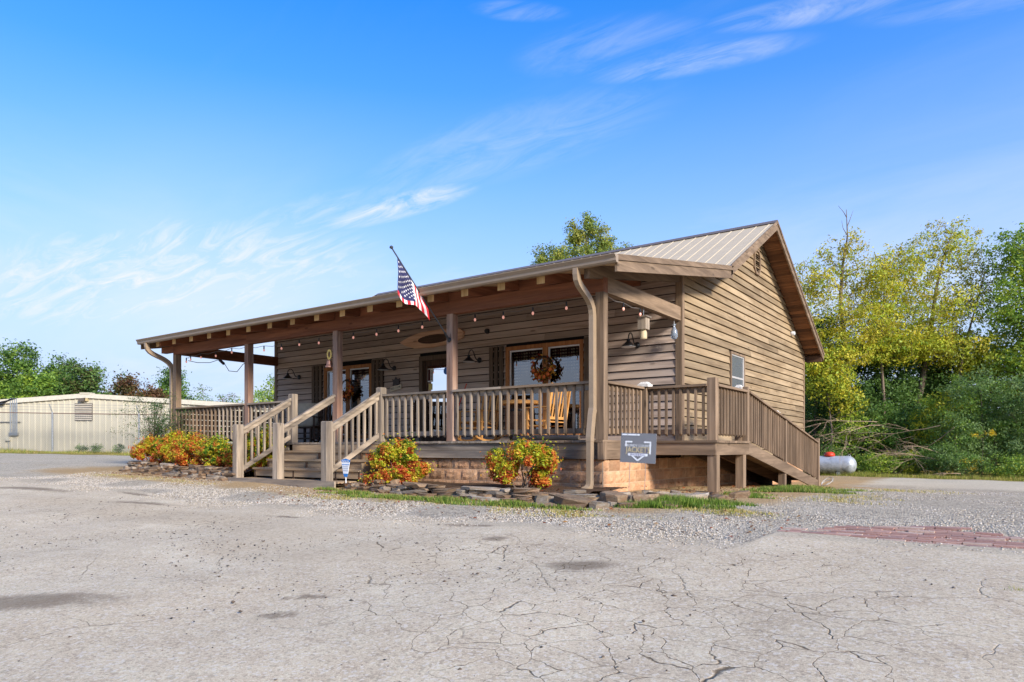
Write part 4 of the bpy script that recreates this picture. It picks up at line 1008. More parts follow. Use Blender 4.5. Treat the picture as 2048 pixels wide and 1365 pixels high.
# ---- beige tub on a slatted bench
tb = empty('storage_bench', (-9.65, 2.1, FZ)); tag(tb, 'low dark slatted bench at the left end of the porch', 'bench')
for k in range(4): MB().box(-.42, .42, -.24+k*.125, -.135+k*.125, .40, .425).build('seat_slat', DARKW['x'], tb)
for s in (-1, 1):
    for q in (-1, 1): MB().box(s*.39-.025, s*.39+.025, q*.21-.025, q*.21+.025, 0, .40).build('leg', DARKW['z'], tb)
for z in (.12, .25): MB().box(-.365, .365, -.22, -.2, z, z+.03).build('stretcher', DARKW['x'], tb)
CANVAS = plain('beige_canvas', srgb(190, 176, 152), .9, 0, .1, .1, 12)
tub = MB().lathe([(.27, 0), (.34, .05), (.38, .18), (.385, .42), (.40, .56), (.41, .585), (.395, .59), (.375, .56), (.36, .3)], 22).build('beige_tub', CANVAS, None, (-9.62, 2.1, FZ+.4255), smooth=True); tub.scale = (1, .72, 1); tag(tub, 'rounded beige tub standing on the dark bench', 'tub')
# ---- driftwood log and boards at the rail foot
tag(MB().tube([(-1.9, .32, FZ+.045), (-1.3, .30, FZ+.05), (-.62, .33, FZ+.045)], [.04, .048, .042], 9).build('wooden_log', GREY['x']), 'pale thin log lying on the porch floor behind the right railing', 'log')
# ---- broom leaning by the door
bro = empty('broom', (-5.30, 2.6, FZ)); tag(bro, 'red handled broom leaning by the door', 'broom')
MB().tube([(0, 0, .28), (.22, .32, 1.35)], .012, 6).build('handle', RED, bro)
MB().add([(-.09, -.05, 0), (.09, -.05, 0), (.09, .03, 0), (-.09, .03, 0), (-.04, -.02, .29), (.05, -.02, .29), (.05, .03, .29), (-.04, .03, .29)], BOXF).build('bristles', HONEY['z'], bro)

# ---- wreaths
def leafcloud(pts, nrm_out, size, cols, rng, spread=1.0, aspect=.55, curl=.25):
    """quads (diamond leaves) at pts: returns verts, quads, colours"""
    n = len(pts); d = rng.normal(0, 1, (n, 3))*spread+nrm_out; d /= np.linalg.norm(d, axis=1)[:, None]+1e-9
    u = np.cross(d, rng.normal(0, 1, (n, 3))); u /= np.linalg.norm(u, axis=1)[:, None]+1e-9
    w_ = np.cross(d, u); s = np.asarray(size).reshape(-1, 1)*np.ones((n, 1))
    a = pts-u*s*.5; b = pts+w_*s*aspect*.5+d*s*curl*.3; c = pts+u*s*.5-d*s*curl*.2; e = pts-w_*s*aspect*.5+d*s*curl*.3
    v = np.stack([a, b, c, e], 1).reshape(-1, 3); f = np.arange(4*n).reshape(-1, 4)
    return v, f, np.repeat(cols, 4, 0)
def wreath(loc, rad, label, cols, nleaf, seed):
    g = np.random.default_rng(seed); r = empty('wreath', loc); tag(r, label, 'wreath', 'wreaths on the porch windows')
    mb = MB()
    for q in range(5):
        ph = q*1.3; pts = []
        for k in range(25):
            a_ = 2*math.pi*k/24; rr2 = rad+.018*math.sin(5*a_+ph); pts.append((rr2*math.cos(a_), -.03+.02*math.cos(4*a_+ph), rr2*math.sin(a_)))
        mb.tube(pts, .011, 5, cap=False)
    mb.build('twig_ring', DARKW['x'], r)
    a_ = g.normal(-math.pi/2, 1.0, nleaf); rr2 = rad+g.normal(0, .055, nleaf)
    p = np.stack([rr2*np.cos(a_), -.06+g.normal(0, .025, nleaf), rr2*np.sin(a_)], -1)
    v, f, cl = leafcloud(p, np.array([0, -1.2, 0]), g.uniform(.05, .11, nleaf), np.array(cols)[g.integers(0, len(cols), nleaf)], g)
    link('autumn_leaves', fastmesh('autumn_leaves', v, f, LEAF, cl), r)
    fl_ = MB()
    for k in range(6):
        an = -math.pi/2+(k-2.5)*.5; cx_, cz_ = rad*math.cos(an), rad*math.sin(an)
        fl_.lathe([(.012, -.0), (.04, -.02), (.045, -.035), (.02, -.05)], 8, (cx_, -.065, cz_), axis='y')
    fl_.build('gourds', plain('orange_gourd', srgb(214, 108, 40), .6), r)
WC = [srgb(196, 96, 34), srgb(216, 148, 44), srgb(160, 60, 26), srgb(120, 84, 36), srgb(224, 176, 70), srgb(76, 74, 34)]
wreath((-3.02, YW-.066, 2.42), .22, 'round autumn wreath of orange leaves on the right window', WC, 420, 3)
wreath((-9.16, YW-.066, 2.28), .22, 'smaller dark wreath with rusty leaves on the left window', WC[:4]+[srgb(90, 40, 20)], 330, 4)
# ---- bell on the middle post
bl_ = empty('porch_bell', (-6.215, .07, 2.40)); tag(bl_, 'small brass bell with sunflower bracket on the post at the steps', 'bell')
BRASS = plain('brass', srgb(190, 150, 70), .4, .6)
MB().lathe([(.02, .12), (.05, .10), (.06, .03), (.085, -.02), (.088, -.035)], 14, (-.16, 0, 0)).build('bell_cup', plain('copper', srgb(180, 130, 104), .45, .4), bl_)
MB().tube([(.025, 0, .16), (-.16, 0, .18), (-.16, 0, .10)], .01, 6).build('bracket', BLACK, bl_)
fl_ = MB()
for k in range(14):
    a_ = 2*math.pi*k/14; fl_.bar((-.15+.04*math.cos(a_), -.01, .23+.055*math.sin(a_)), (-.15+.075*math.cos(a_), -.01, .23+.105*math.sin(a_)), .03, .008, up=(0, 1, 0))
fl_.build('sunflower', plain('yellow_enamel', srgb(226, 190, 90), .5), bl_)
# ---- bird house hanging from the cross beam, water bag next to the wall
bh = empty('bird_house', (-.07, 1.55, 2.62)); tag(bh, 'weathered wooden bee trap with glass jar hanging from the beam', 'bee trap')
MB().box(-.075, .075, -.075, .075, .10, .30).build('box', GREY['z'], bh); MB().box(-.10, .10, -.10, .10, .3005, .325).build('lid', GREY['x'], bh)
MB().lathe([(.055, -.06), (.06, -.04), (.06, .05), (.045, .08), (.045, .0995)], 14).build('jar', plain('cloudy_jar', srgb(196, 176, 136), .25), bh)
MB().tube([(0, 0, .325), (0, 0, .47)], .006, 6).build('hanger', GREYM, bh)
wbag = empty('water_bag', (-.07, 2.86, 2.72)); tag(wbag, 'clear plastic bag of water hanging beside the wall corner', 'bag')
BAGM, bnt, bb = newmat('clear_plastic'); bb.inputs['Base Color'].default_value = (.62, .70, .78, 1); bb.inputs['Roughness'].default_value = .12; bb.inputs['Transmission Weight'].default_value = .75
MB().lathe([(.02, 0), (.055, .02), (.066, .08), (.056, .16), (.026, .22), (.016, .25), (.04, .28)], 14).build('bag', BAGM, wbag, smooth=True)
MB().tube([(0, 0, .25), (0, 0, .366)], .004, 5).build('string', WHITE, wbag)
tag(MB().lathe([(.02, 0), (.055, .02), (.06, .06), (.05, .11), (.03, .12)], 12, (.0, 10.74, 3.87), axis='x').build('flood_light', WHITE), 'small white flood lamp on the gable wall', 'flood lamp')

# ---- string of bulbs along the porch beam
BX = [(-12.05, 2.94), (-11.85, 2.985), (-11.38, 3.0), (-10.73, 2.99), (-10.06, 3.02), (-9.45, 3.0), (-8.80, 2.965), (-8.16, 2.955), (-7.54, 2.985), (-6.89, 2.965), (-6.30, 2.98), (-5.82, 2.98), (-5.15, 2.98), (-4.55, 2.99), (-3.93, 3.0), (-3.30, 3.0), (-2.67, 3.0), (-2.05, 2.975), (-1.44, 2.975), (-.79, 2.985)]
def lights(name, label, pts, top):
    r = empty(name, (pts[0][0], pts[0][1], pts[0][2])); tag(r, label, 'string lights', 'string lights on the porch')
    o_ = Vector(r.location); path = []
    for i, p in enumerate(pts):
        p = Vector(p); path.append((p.x-o_.x, p.y-o_.y, top[i]-o_.z))
        if i < len(pts)-1:
            q = Vector(pts[i+1]); mid = (p+q)/2; path.append((mid.x-o_.x, mid.y-o_.y, (top[i]+top[i+1])/2-.035-o_.z))
    MB().tube(path, .0055, 5).build('cable', BLACK if 'left' in label else plain('pale_cable', srgb(112, 104, 98), .6), r)
    sk = MB().lathe([(.014, 0), (.014, .07), (.006, .078)], 8).mesh('socket', BLACK); bu = MB().lathe([(.004, -.056), (.016, -.046), (.022, -.026), (.017, -.008), (.011, .0)], 10).mesh('bulb', BULB, True)
    for i, p in enumerate(pts):
        q = Vector(p)-o_; z_ = top[i]-o_.z-.075
        s_ = link('socket', sk, r, (q.x, q.y, z_)); link('bulb', bu, s_, (0, 0, 0))
    return r
lights('string_lights', 'long string of pinkish bulbs along the front porch beam', [(x, .22, z) for x, z in BX], [z+.07 for x, z in BX])
lights('string_lights', 'short string of two bulbs under the right cross beam', [(-.07, .2, 3.02), (-.07, .80, 2.98), (-.07, 1.42, 2.97)], [3.07, 3.05, 3.06])
lc_ = empty('hanging_cable', (-12.1, .3, 2.9)); tag(lc_, 'black sagging cable with plug at the left end of the porch', 'cable')
MB().tube([(0, 0, .05), (.35, .05, -.02), (.9, .05, -.06), (1.25, .05, -.02), (1.5, .05, -.10), (1.72, .05, -.32), (2.05, .05, -.36), (2.35, .0, -.22), (2.6, 0, -.12), (2.95, -.05, -.18)], .008, 5).build('cord', BLACK, lc_)
MB().tube([(1.33, .05, -.03), (1.5, .05, -.13)], .035, 6).build('plug_box', BLACK, lc_)

# ---- flag on an angled pole
fg = empty('porch_flag', (-3.07, -.004, 2.62)); tag(fg, 'United States flag on a dark pole angled from the porch post', 'flag')
PE = Vector((-3.40+3.07, -1.08, 4.045-2.62)); dirp = PE.normalized()
MB().lathe([(.045, 0), (.045, -.012), (.03, -.02)], 10, axis='y').tube([(0, 0, -.02), tuple(dirp*.16)], .02, 8).build('bracket', BLACK, fg)
MB().tube([tuple(dirp*.04), tuple(PE)], .0125, 8).build('pole', plain('dark_grey_pole', srgb(62, 64, 68), .4), fg)
MB().lathe([(.0, -.03), (.028, -.015), (.033, 0), (.028, .018), (.0, .034)], 10, tuple(PE+dirp*.02)).build('finial', plain('dark_finial', srgb(60, 62, 66), .4), fg)
FB = plain('flag_blue', srgb(52, 52, 84), .8, 0, .2, .06); FR = plain('flag_red', srgb(206, 50, 58), .8, 0, .2, .06); FW = plain('flag_white', srgb(226, 220, 214), .8, 0, .2, .04)
# hoist runs along the pole; the cloth hangs straight down from it in soft folds
nu, nv = 40, 39; tA, tB = 1.66, .84
vv = []
def flagpt(u, v_):
    # u 0..1 from the pole downwards, v_ 0..1 down the hoist
    p = dirp*(tA+(tB-tA)*v_)
    drop = u*(.62-.30*v_+.05*math.sin(v_*7))
    fold = (.045*math.sin(v_*13+u*2.0)+.03*math.sin(u*6+v_*5))*min(1, u*2.2)
    return p+Vector((fold*.85+.05*u*v_, -fold*.45+.10*u*v_, -drop-.012))
for j in range(nv+1):
    for i in range(nu+1): vv.append(tuple(flagpt(i/nu, j/nv)))
fm = MB()
for j in range(nv):
    for i in range(nu):
        a_ = j*(nu+1)+i; st_ = j*13//nv; mi = 1 if st_ % 2 == 0 else 2
        if st_ < 7 and i/nu < .86: mi = 0
        fm.f.append((a_, a_+1, a_+nu+2, a_+nu+1)); fm.m.append(mi)
fm.v = vv
fl_o = fm.build('flag_cloth', [FB, FR, FW], fg, smooth=True)
stm = MB()
for rI in range(9):
    for cI in range(6 if rI % 2 == 0 else 5):
        u = .08+(cI+(0 if rI % 2 == 0 else .5))*.135; v_ = .04+rI*.058
        p = flagpt(u, v_); du = (flagpt(u+.01, v_)-p).normalized(); dv = (flagpt(u, v_+.01)-p).normalized(); nn_ = du.cross(dv).normalized()
        for s in (-1, 1):
            poly = []
            for k in range(10):
                rd = .021 if k % 2 == 0 else .009; a_ = 2*math.pi*k/10; poly.append(tuple(p+nn_*s*.004+du*rd*math.cos(a_)+dv*rd*math.sin(a_)))
            stm.add(poly, [tuple(range(10))])
tag(stm.build('stars', FW, fl_o), kind='stuff')

# ---- yard sign with home plate, and blue security sign
ys = empty('yard_sign', (.665, -.26, gz(.6, -.26))); ys.rotation_euler = (0, R(2.4), R(3)); tag(ys, 'grey team yard sign with white home plate outline beside the downspout', 'sign')
HEXM, nt, b = newmat('grey_hexagon_print')
t_c = N(nt, 'ShaderNodeTexCoord'); v6 = N(nt, 'ShaderNodeTexVoronoi', feature='DISTANCE_TO_EDGE'); v6.inputs['Scale'].default_value = 34; v6.inputs['Randomness'].default_value = .0
L(nt, vmap(nt, t_c.outputs['Object'], (1, 0, 1), (0, 0, 0), (0, R(45), 0)), v6.inputs['Vector'])
L(nt, ramp(nt, v6.outputs['Distance'], [(.10, srgb(92, 92, 94)), (.22, srgb(142, 141, 141)), (.5, srgb(164, 162, 160))]), b.inputs['Base Color']); b.inputs['Roughness'].default_value = .6
MB().box(-.27, .27, 0, .006, .49, .915).build('panel', HEXM, ys)
PW_ = plain('sign_white', (.82, .82, .80), .6, 0, .3, .03); PURP = plain('sign_purple', srgb(64, 52, 120), .6); GOLD = plain('sign_gold', srgb(226, 206, 150), .6)
hp = MB()
def strip(p, q, w_): hp.bar((p[0], -.003, p[1]), (q[0], -.003, q[1]), w_, .003, up=(0, 1, 0))
for p, q in (((-.185, .72), (-.185, .79)), ((-.195, .79), (-.09, .79)), ((.09, .79), (.195, .79)), ((.185, .79), (.185, .62)), ((-.10, .60), (.0, .525)), ((.0, .525), (.10, .60))): strip(p, q, .022)
for a_, b_ in ((-.25, -.17), (-.16, -.03), (-.02, .02)): hp.box(a_, b_, -.004, -.001, .880, .902)
hp.build('home_plate', PW_, ys)
MB().box(-.15, .15, -.004, -.001, .588, .628).build('name_band', PW_, ys)
link('lettering', textmesh('GRUNDY COUNTY', .048, PW_, .001), ys, (0, -.0035, .735), (R(90), 0, 0))
link('lettering_shadow', textmesh('JACKETS', .110, PURP, .001), ys, (.004, -.0025, .668), (R(90), 0, 0)).scale = (.94, 1.15, 1)
link('lettering', textmesh('JACKETS', .105, GOLD, .001), ys, (0, -.0055, .672), (R(90), 0, 0)).scale = (.92, 1.1, 1)
link('lettering', textmesh('BASEBALL', .042, PURP, .001, 1.25), ys, (0, -.0055, .608), (R(90), 0, 0))
MB().tube([(-.12, .012, -.10), (-.12, .012, .88)], .0035, 5).tube([(.12, .012, -.10), (.12, .012, .88)], .0035, 5).build('wire_stake', GREYM, ys)
zb_ = gz(-4.44, -1.18)
se = empty('security_sign', (-4.44, -1.18, zb_)); tag(se, 'blue and white shield shaped security sign on a stake by the steps', 'sign')
SBL = plain('sign_blue', srgb(40, 118, 186), .5, 0, .4, .05)
MB().prism([(-.105, .46), (-.11, .50), (0, .525), (.11, .50), (.105, .46)], -.004, .004, 'xz').build('blue_top', SBL, se)
MB().prism([(-.06, .262), (-.104, .459), (.104, .459), (.06, .262)], -.004, .004, 'xz').build('white_field', PW_, se)
MB().prism([(-.035, .205), (-.06, .26), (.06, .26), (.035, .205)], -.004, .004, 'xz').build('blue_tip', SBL, se)
MB().box(-.098, .098, -.0065, -.0045, .412, .424).build('blue_line', SBL, se)
link('lettering', textmesh('PROTECTED', .032, PW_, .001), se, (0, -.006, .478), (R(90), 0, 0))
gl_ = MB()
for k, w_ in enumerate((.075, .07, .062)): gl_.box(-w_, w_, -.006, -.0045, .375-k*.034, .387-k*.034)
gl_.build('fine_print', plain('grey_print', srgb(150, 156, 166), .6), se)
MB().tube([(0, .006, -.08), (0, .006, .40)], .009, 6).build('stake', PW_, se)
# ================================================================== STONE BORDERS, BEDS, BUSHES
SOIL = plain('dark_mulch', srgb(86, 66, 48), .95, 0, .1, .35, 30, .6)
def bed(name, label, pts, top):
    """low mounded planting bed: pts = outer edge (x, y); inner edge at the foundation y=.09"""
    v = []; f = []; n_ = 7
    for x, y in pts:
        for k in range(n_):
            t_ = k/(n_-1); yy = y+(.12-y)*t_; h = top*math.sin(min(1, t_*2.2)*math.pi/2)
            v.append((x, yy, gz(x, yy)+h-(.05 if k == 0 else 0)+.015*math.sin(x*5+yy*7)))
    for i in range(len(pts)-1):
        for k in range(n_-1): f.append((i*n_+k, (i+1)*n_+k, (i+1)*n_+k+1, i*n_+k+1))
    return tag(MB().add(v, f).build(name, SOIL, smooth=True), label, 'planting bed', kind='structure')
def interp(pts, n_):
    out = []; d = [0]
    for i in range(1, len(pts)): d.append(d[-1]+math.dist(pts[i-1], pts[i]))
    for k in range(n_):
        s = d[-1]*k/(n_-1); j = max(i for i in range(len(pts)) if d[i] <= s+1e-9); j = min(j, len(pts)-2)
        t_ = (s-d[j])/(d[j+1]-d[j]); out.append(tuple(a+(b_-a)*t_ for a, b_ in zip(pts[j], pts[j+1])))
    return out
LP = [(-12.75, -.5), (-12.6, -1.05), (-11.0, -1.2), (-9.3, -1.25), (-7.75, -1.3)]
RP = [(-4.42, -1.12), (-3.4, -1.32), (-2.15, -1.55), (-.75, -1.55), (.35, -1.5)]
bed('left_planting_bed', 'dark mulch bed under the row of bushes left of the steps', interp(LP[1:], 24), .20)
bed('right_planting_bed', 'dark mulch bed under the bushes right of the steps', interp(RP, 24), .10)
def stonemesh(seed, mat):
    r = random.Random(seed); k = 6; v = []; f = []
    rad = [r.uniform(.72, 1.15) for _ in range(k)]
    for q, (z, s) in enumerate(((-.5, .93), (-.3, 1.0), (.3, 1.0), (.5, .92))):
        for i in range(k):
            a_ = 2*math.pi*i/k+.25*math.sin(seed+q); rr2 = rad[i]*s*r.uniform(.93, 1.06)
            v.append((.5*rr2*math.cos(a_), .5*rr2*math.sin(a_), z+r.uniform(-.11, .11)))
    for q in range(3):
        for i in range(k): f.append((q*k+i, q*k+(i+1)%k, (q+1)*k+(i+1)%k, (q+1)*k+i))
    f += [tuple(range(k-1, -1, -1)), tuple(3*k+i for i in range(k))]
    return MB().add(v, f).mesh('stone', mat)
SM = [stonemesh(i, FLAG if i % 3 else FLAG2) for i in range(14)]
def put_stone(root, x, y, z, l, d, h, rz, tilt=.06):
    o = link('stone', rnd.choice(SM), root, (x-root.location.x, y-root.location.y, z+h/2-root.location.z), (rnd.uniform(-tilt, tilt), rnd.uniform(-tilt, tilt), rz)); o.scale = (l, d, h); return o
def border(label, path, layers, h0, seed):
    global rnd
    c_ = path[len(path)//2]; root = empty('stone_border', (c_[0], c_[1], gz(*c_))); tag(root, label, 'stone border')
    tot = sum(math.dist(path[i], path[i+1]) for i in range(len(path)-1)); P_ = interp(path, 200)
    for ly in range(layers):
        s = rnd.uniform(0, .12)
        while s < tot-.05:
            l = rnd.choice((rnd.uniform(.18, .36), rnd.uniform(.36, .72))); h = h0*rnd.uniform(.7, 1.25); i = min(197, int((s+l/2)/tot*199)); p = P_[i]; q = P_[i+2]
            ang = math.atan2(q[1]-p[1], q[0]-p[0])
            if not (ly == layers-1 and rnd.random() < .22):
                off_ = .05*ly+rnd.uniform(-.05, .05)
                put_stone(root, p[0], p[1]+off_, gz(p[0], p[1])-.015+ly*h0*.92+rnd.uniform(-.008, .008), l*1.12, rnd.uniform(.20, .32), h*1.12, ang+rnd.uniform(-.12, .12))
            s += l*rnd.uniform(.88, 1.0)
    return root
border('stacked brown fieldstone edging in front of the left bushes', LP, 5, .054, 1)
rb = border('stacked fieldstone edging from the steps to the downspout', RP, 4, .047, 2)
# larger tumbled rocks around the right corner of the porch
for x, y, l, d, h, a_ in ((.55, -1.75, .55, .34, .14, .2), (.95, -1.45, .42, .3, .17, -.2), (1.25, -1.25, .38, .3, .14, .5), (.35, -1.25, .45, .3, .12, .1), (.75, -1.15, .40, .26, .15, -.4), (1.0, -.95, .55, .35, .10, .3), (.6, -.75, .5, .3, .10, 0), (1.35, -.7, .62, .36, .10, .2), (1.55, -.35, .5, .22, .10, .9), (1.75, -.15, .48, .16, .08, -.5), (1.3, -.2, .45, .2, .09, .6), (1.05, -.35, .4, .25, .10, .1), (1.2, -1.6, .3, .22, .08, 0), (.1, -1.75, .34, .26, .13, .3), (1.55, -.95, .35, .25, .07, .4), (.9, -1.75, .3, .2, .09, 1), (.3, -1.95, .25, .2, .06, .2), (1.95, .35, .4, .15, .12, .8), (1.6, .25, .42, .16, .10, -.7), (-3.35, -1.05, .22, .2, .20, .3)):
    put_stone(rb, x, y, gz(x, y)-.02, l, d, h, a_, .14)
for k in range(40):
    x = rnd.uniform(.1, 1.9); y = rnd.uniform(-1.7, .2); put_stone(rb, x, y, gz(x, y)-.015, rnd.uniform(.12, .26), rnd.uniform(.1, .2), rnd.uniform(.05, .09), rnd.uniform(0, 3), .2)

# ---- nandina-like bushes in autumn colours
YG = np.array([srgb(186, 190, 48), srgb(206, 190, 54), srgb(164, 180, 48), srgb(214, 178, 58)])
ORG = np.array([srgb(208, 130, 54), srgb(204, 108, 48), srgb(216, 152, 60), srgb(194, 92, 46)])
REDC = np.array([srgb(190, 84, 48), srgb(206, 98, 54), srgb(172, 66, 40)])
GRN = np.array([srgb(86, 128, 40), srgb(110, 146, 46), srgb(66, 104, 36)])
BARK = wood3('grey_brown_bark', srgb(84, 70, 58), srgb(138, 120, 102), val=.1, knots=False)
DEADW = wood3('bleached_dead_wood', srgb(150, 122, 96), srgb(196, 168, 138), val=.15, knots=False)
def bush(label, loc, rx, ry, h, nleaf, seed, mix=(.42, .30, .12, .16), group='autumn bushes in the stone beds', lumps=24, size=(.03, .06), low=.07):
    g = np.random.default_rng(seed); z0 = gz(loc[0], loc[1])+loc[2]
    r = empty('autumn_bush', (loc[0], loc[1], z0)); tag(r, label, 'bush', group)
    cs = []; 
    for k in range(lumps):
        a_ = g.uniform(0, 2*math.pi); rad = math.sqrt(g.uniform(0, 1))*.68
        zz = h*(low+(.74-low)*g.uniform(0, 1)**.8*(1-.45*rad**2)); cs.append((rx*rad*math.cos(a_), ry*rad*math.sin(a_), min(zz, h*.80), g.uniform(.15, .34)))
    cs.append((0, 0, h*.66, .45))
    C_ = np.array(cs); wsel = g.integers(0, len(cs), nleaf); d = g.normal(0, 1, (nleaf, 3)); d /= np.linalg.norm(d, axis=1)[:, None]
    rr2 = C_[wsel, 3]*(.55+.5*g.uniform(0, 1, nleaf)**.6)
    p = C_[wsel, :3]+d*rr2[:, None]*np.array([rx*.9, ry*.9, h*.55])*np.array([1, 1, .9])
    spr = g.uniform(0, 1, nleaf) < .10; p[spr] += (d[spr]*np.array([1, 1, .6])+np.array([0, 0, .35]))*(g.uniform(0, 1, (spr.sum(), 1))**2)*.17
    p[:, 2] = np.clip(p[:, 2], .03, None)
    # colour by twig: twigs share a tone; lower and outer twigs are redder
    cell = np.floor(p*9).astype(int); hsh = (cell[:, 0]*73856093 ^ cell[:, 1]*19349663 ^ cell[:, 2]*83492791) % 997/997.
    low = 1-np.clip(p[:, 2]/h, 0, 1); pr = np.array(mix)
    t_ = hsh*.8+g.uniform(0, .2, nleaf)+(.5-low)*.46
    cum = np.cumsum([pr[2], pr[1], pr[0], pr[3]]); idx = np.searchsorted(cum/cum[-1], np.clip(t_, 0, .999))
    pals = [REDC, ORG, YG, GRN]; cols = np.zeros((nleaf, 3))
    for q in range(4):
        m = idx == q; cols[m] = pals[q][g.integers(0, len(pals[q]), m.sum())]
    cols = np.clip(cols*g.uniform(.9, 1.32, (nleaf, 1)), 0, .95)
    v, f, cl = leafcloud(p, d*.5+np.array([0, 0, .8]), g.uniform(size[0], size[1], nleaf), cols, g, .7, .5)
    link('foliage', fastmesh('foliage', v, f, LEAF, cl), r)
    st_ = MB()
    for k in range(14):
        c_ = cs[k % len(cs)]; a0 = (g.normal(0, .07), g.normal(0, .07), -.05); mid = ((a0[0]+c_[0])*.4+g.normal(0, .03), (a0[1]+c_[1])*.4+g.normal(0, .03), c_[2]*.5)
        st_.tube([a0, mid, c_[:3]], [.012, .009, .004], 5)
    st_.build('stems', BARK['z'], r)
    return r
bush('orange tipped bush at the far left end of the stone bed', (-11.95, -.72, .10), .72, .5, .86, 14450, 21, (.34, .38, .16, .12))
bush('tall yellow green bush below the left porch post', (-10.95, -.62, .10), .74, .5, 1.02, 16150, 22, (.5, .3, .1, .1))
bush('yellow and orange bush in the middle of the left bed', (-10.05, -.66, .10), .74, .5, .98, 16150, 23, (.4, .36, .14, .1))
bush('mostly green bush left of the steps', (-9.15, -.66, .10), .70, .48, .92, 14450, 24, (.35, .16, .06, .45))
bush('orange and green bush touching the left newel post', (-8.32, -.62, .10), .60, .48, 1.0, 14450, 25, (.36, .30, .12, .22))
bush('green and yellow bush behind the left stair railing', (-7.90, -.36, .10), .42, .40, 1.2, 11050, 26, (.45, .15, .08, .32))
bush('round red and lime bush between steps and block wall', (-3.66, -.74, .05), .84, .5, .94, 21250, 27, (.44, .26, .16, .14))
bush('red and lime bush in front of the block wall near downspout', (-.92, -.82, .05), .66, .46, .90, 18700, 28, (.44, .26, .16, .14))
# low green plants under the left bushes
# ---- wispy arching shrub at the left porch post
def arching(label, loc, seed):
    g = np.random.default_rng(seed); r = empty('arching_shrub', (loc[0], loc[1], gz(loc[0], loc[1])+.1)); tag(r, label, 'shrub')
    st_ = MB(); P_ = []; 
    for k in range(46):
        a_ = g.uniform(0, 2*math.pi); reach = g.uniform(.25, 1.5); ht = g.uniform(.8, 1.75); pts = []
        for q in range(8):
            t_ = q/7; x = reach*t_**1.5*math.cos(a_); y = reach*.6*t_**1.5*math.sin(a_); z = ht*math.sin(t_*1.75)/math.sin(1.57)
            pts.append((x, y, max(z, 0))); 
            if t_ > .2:
                for _ in range(26): P_.append((x+g.normal(0, .05), y+g.normal(0, .05), z+g.normal(0, .06)))
        st_.tube(pts, [.007-.0007*q for q in range(8)], 4)
    st_.build('stems', BARK['z'], r); P_ = np.array(P_); n = len(P_)
    v, f, cl = leafcloud(P_, np.zeros(3), g.uniform(.025, .05, n), np.array([srgb(66, 98, 46), srgb(88, 118, 56), srgb(52, 80, 40)])[g.integers(0, 3, n)], g, 1, .4)
    link('foliage', fastmesh('foliage', v, f, LEAF, cl), r)
arching('wispy dark green arching shrub around the left porch post', (-12.35, -.45), 31)

# ---- fallen leaves under the bushes, the ramp and along the stones
g = np.random.default_rng(50); n = 2600
LX_ = np.concatenate([g.normal(-3.6, .7, 500), g.normal(-.9, .6, 450), g.uniform(-12.2, -7.8, 500), g.uniform(.1, 2.1, 750), g.uniform(-5, 3.4, 400)])
LY_ = np.concatenate([g.normal(-1.2, .35, 500), g.normal(-1.3, .35, 450), g.uniform(-1.7, -.9, 500), g.uniform(-.6, 5.5, 750), g.uniform(-3.2, -1.5, 400)])
bz_ = np.where((LY_ > -1.35) & (LX_ < .3), .09, .012)+np.where((LX_ < -7.7) & (LY_ > -1.25), .1, 0)
lp_ = np.stack([LX_, LY_, tz(LX_, LY_)+bz_+g.uniform(0, .012, n)], -1)
v, f, cl = leafcloud(lp_, np.array([0, 0, 3.0]), g.uniform(.03, .065, n), pal(n, [srgb(146, 98, 56), srgb(120, 78, 46), srgb(178, 130, 70), srgb(164, 84, 44), srgb(98, 70, 46)]), g, .6, .6)
tag(link('fallen_leaf_litter', fastmesh('fallen_leaf_litter', v, f, LEAF, cl)), 'brown fallen leaves scattered under bushes, ramp and along the stones', 'leaf litter', kind='stuff')

# ================================================================== GRASS
def grass(name, label, areas, seed, cols, cat='grass'):
    g = np.random.default_rng(seed); V = []; C_ = []
    for x, y, rx, ry, n, h in areas:
        a_ = g.uniform(0, 2*math.pi, n); q = np.sqrt(g.uniform(0, 1, n))*(1+.35*np.sin(3*a_+x)); px = x+rx*q*np.cos(a_); py = y+ry*q*np.sin(a_)
        k = np.sin(px*6.1+1.3*py)+np.sin(py*8.3-px*2.1)+g.normal(0, .8, n) > -.7; px, py = px[k], py[k]; n = len(px)
        hh = h*g.uniform(.35, 1.1, n)*(1.1-.5*q[k]); pz = tz(px, py)-.005
        th_ = g.uniform(0, 2*math.pi, n); w_ = g.uniform(.004, .008, n); ln = hh*g.normal(0, .55, n)
        b0 = np.stack([px-w_*np.cos(th_), py-w_*np.sin(th_), pz], -1); b1 = np.stack([px+w_*np.cos(th_), py+w_*np.sin(th_), pz], -1)
        tp_ = np.stack([px-ln*np.sin(th_), py+ln*np.cos(th_), pz+hh], -1); V.append(np.stack([b0, b1, tp_], 1).reshape(-1, 3))
        C_.append(np.repeat(np.array(cols)[g.integers(0, len(cols), n)]*g.uniform(.8, 1.15, (n, 1)), 3, 0))
    V = np.concatenate(V); C_ = np.concatenate(C_)
    return tag(link(name, fastmesh(name, V, np.arange(len(V)).reshape(-1, 3), GRASSM, C_, tris=True)), label, cat, kind='stuff')
GG = [srgb(96, 128, 44), srgb(124, 150, 54), srgb(150, 160, 72), srgb(84, 112, 44), srgb(176, 164, 96)]
DG = [srgb(190, 166, 100), srgb(170, 156, 84), srgb(140, 144, 66), srgb(206, 184, 124)]
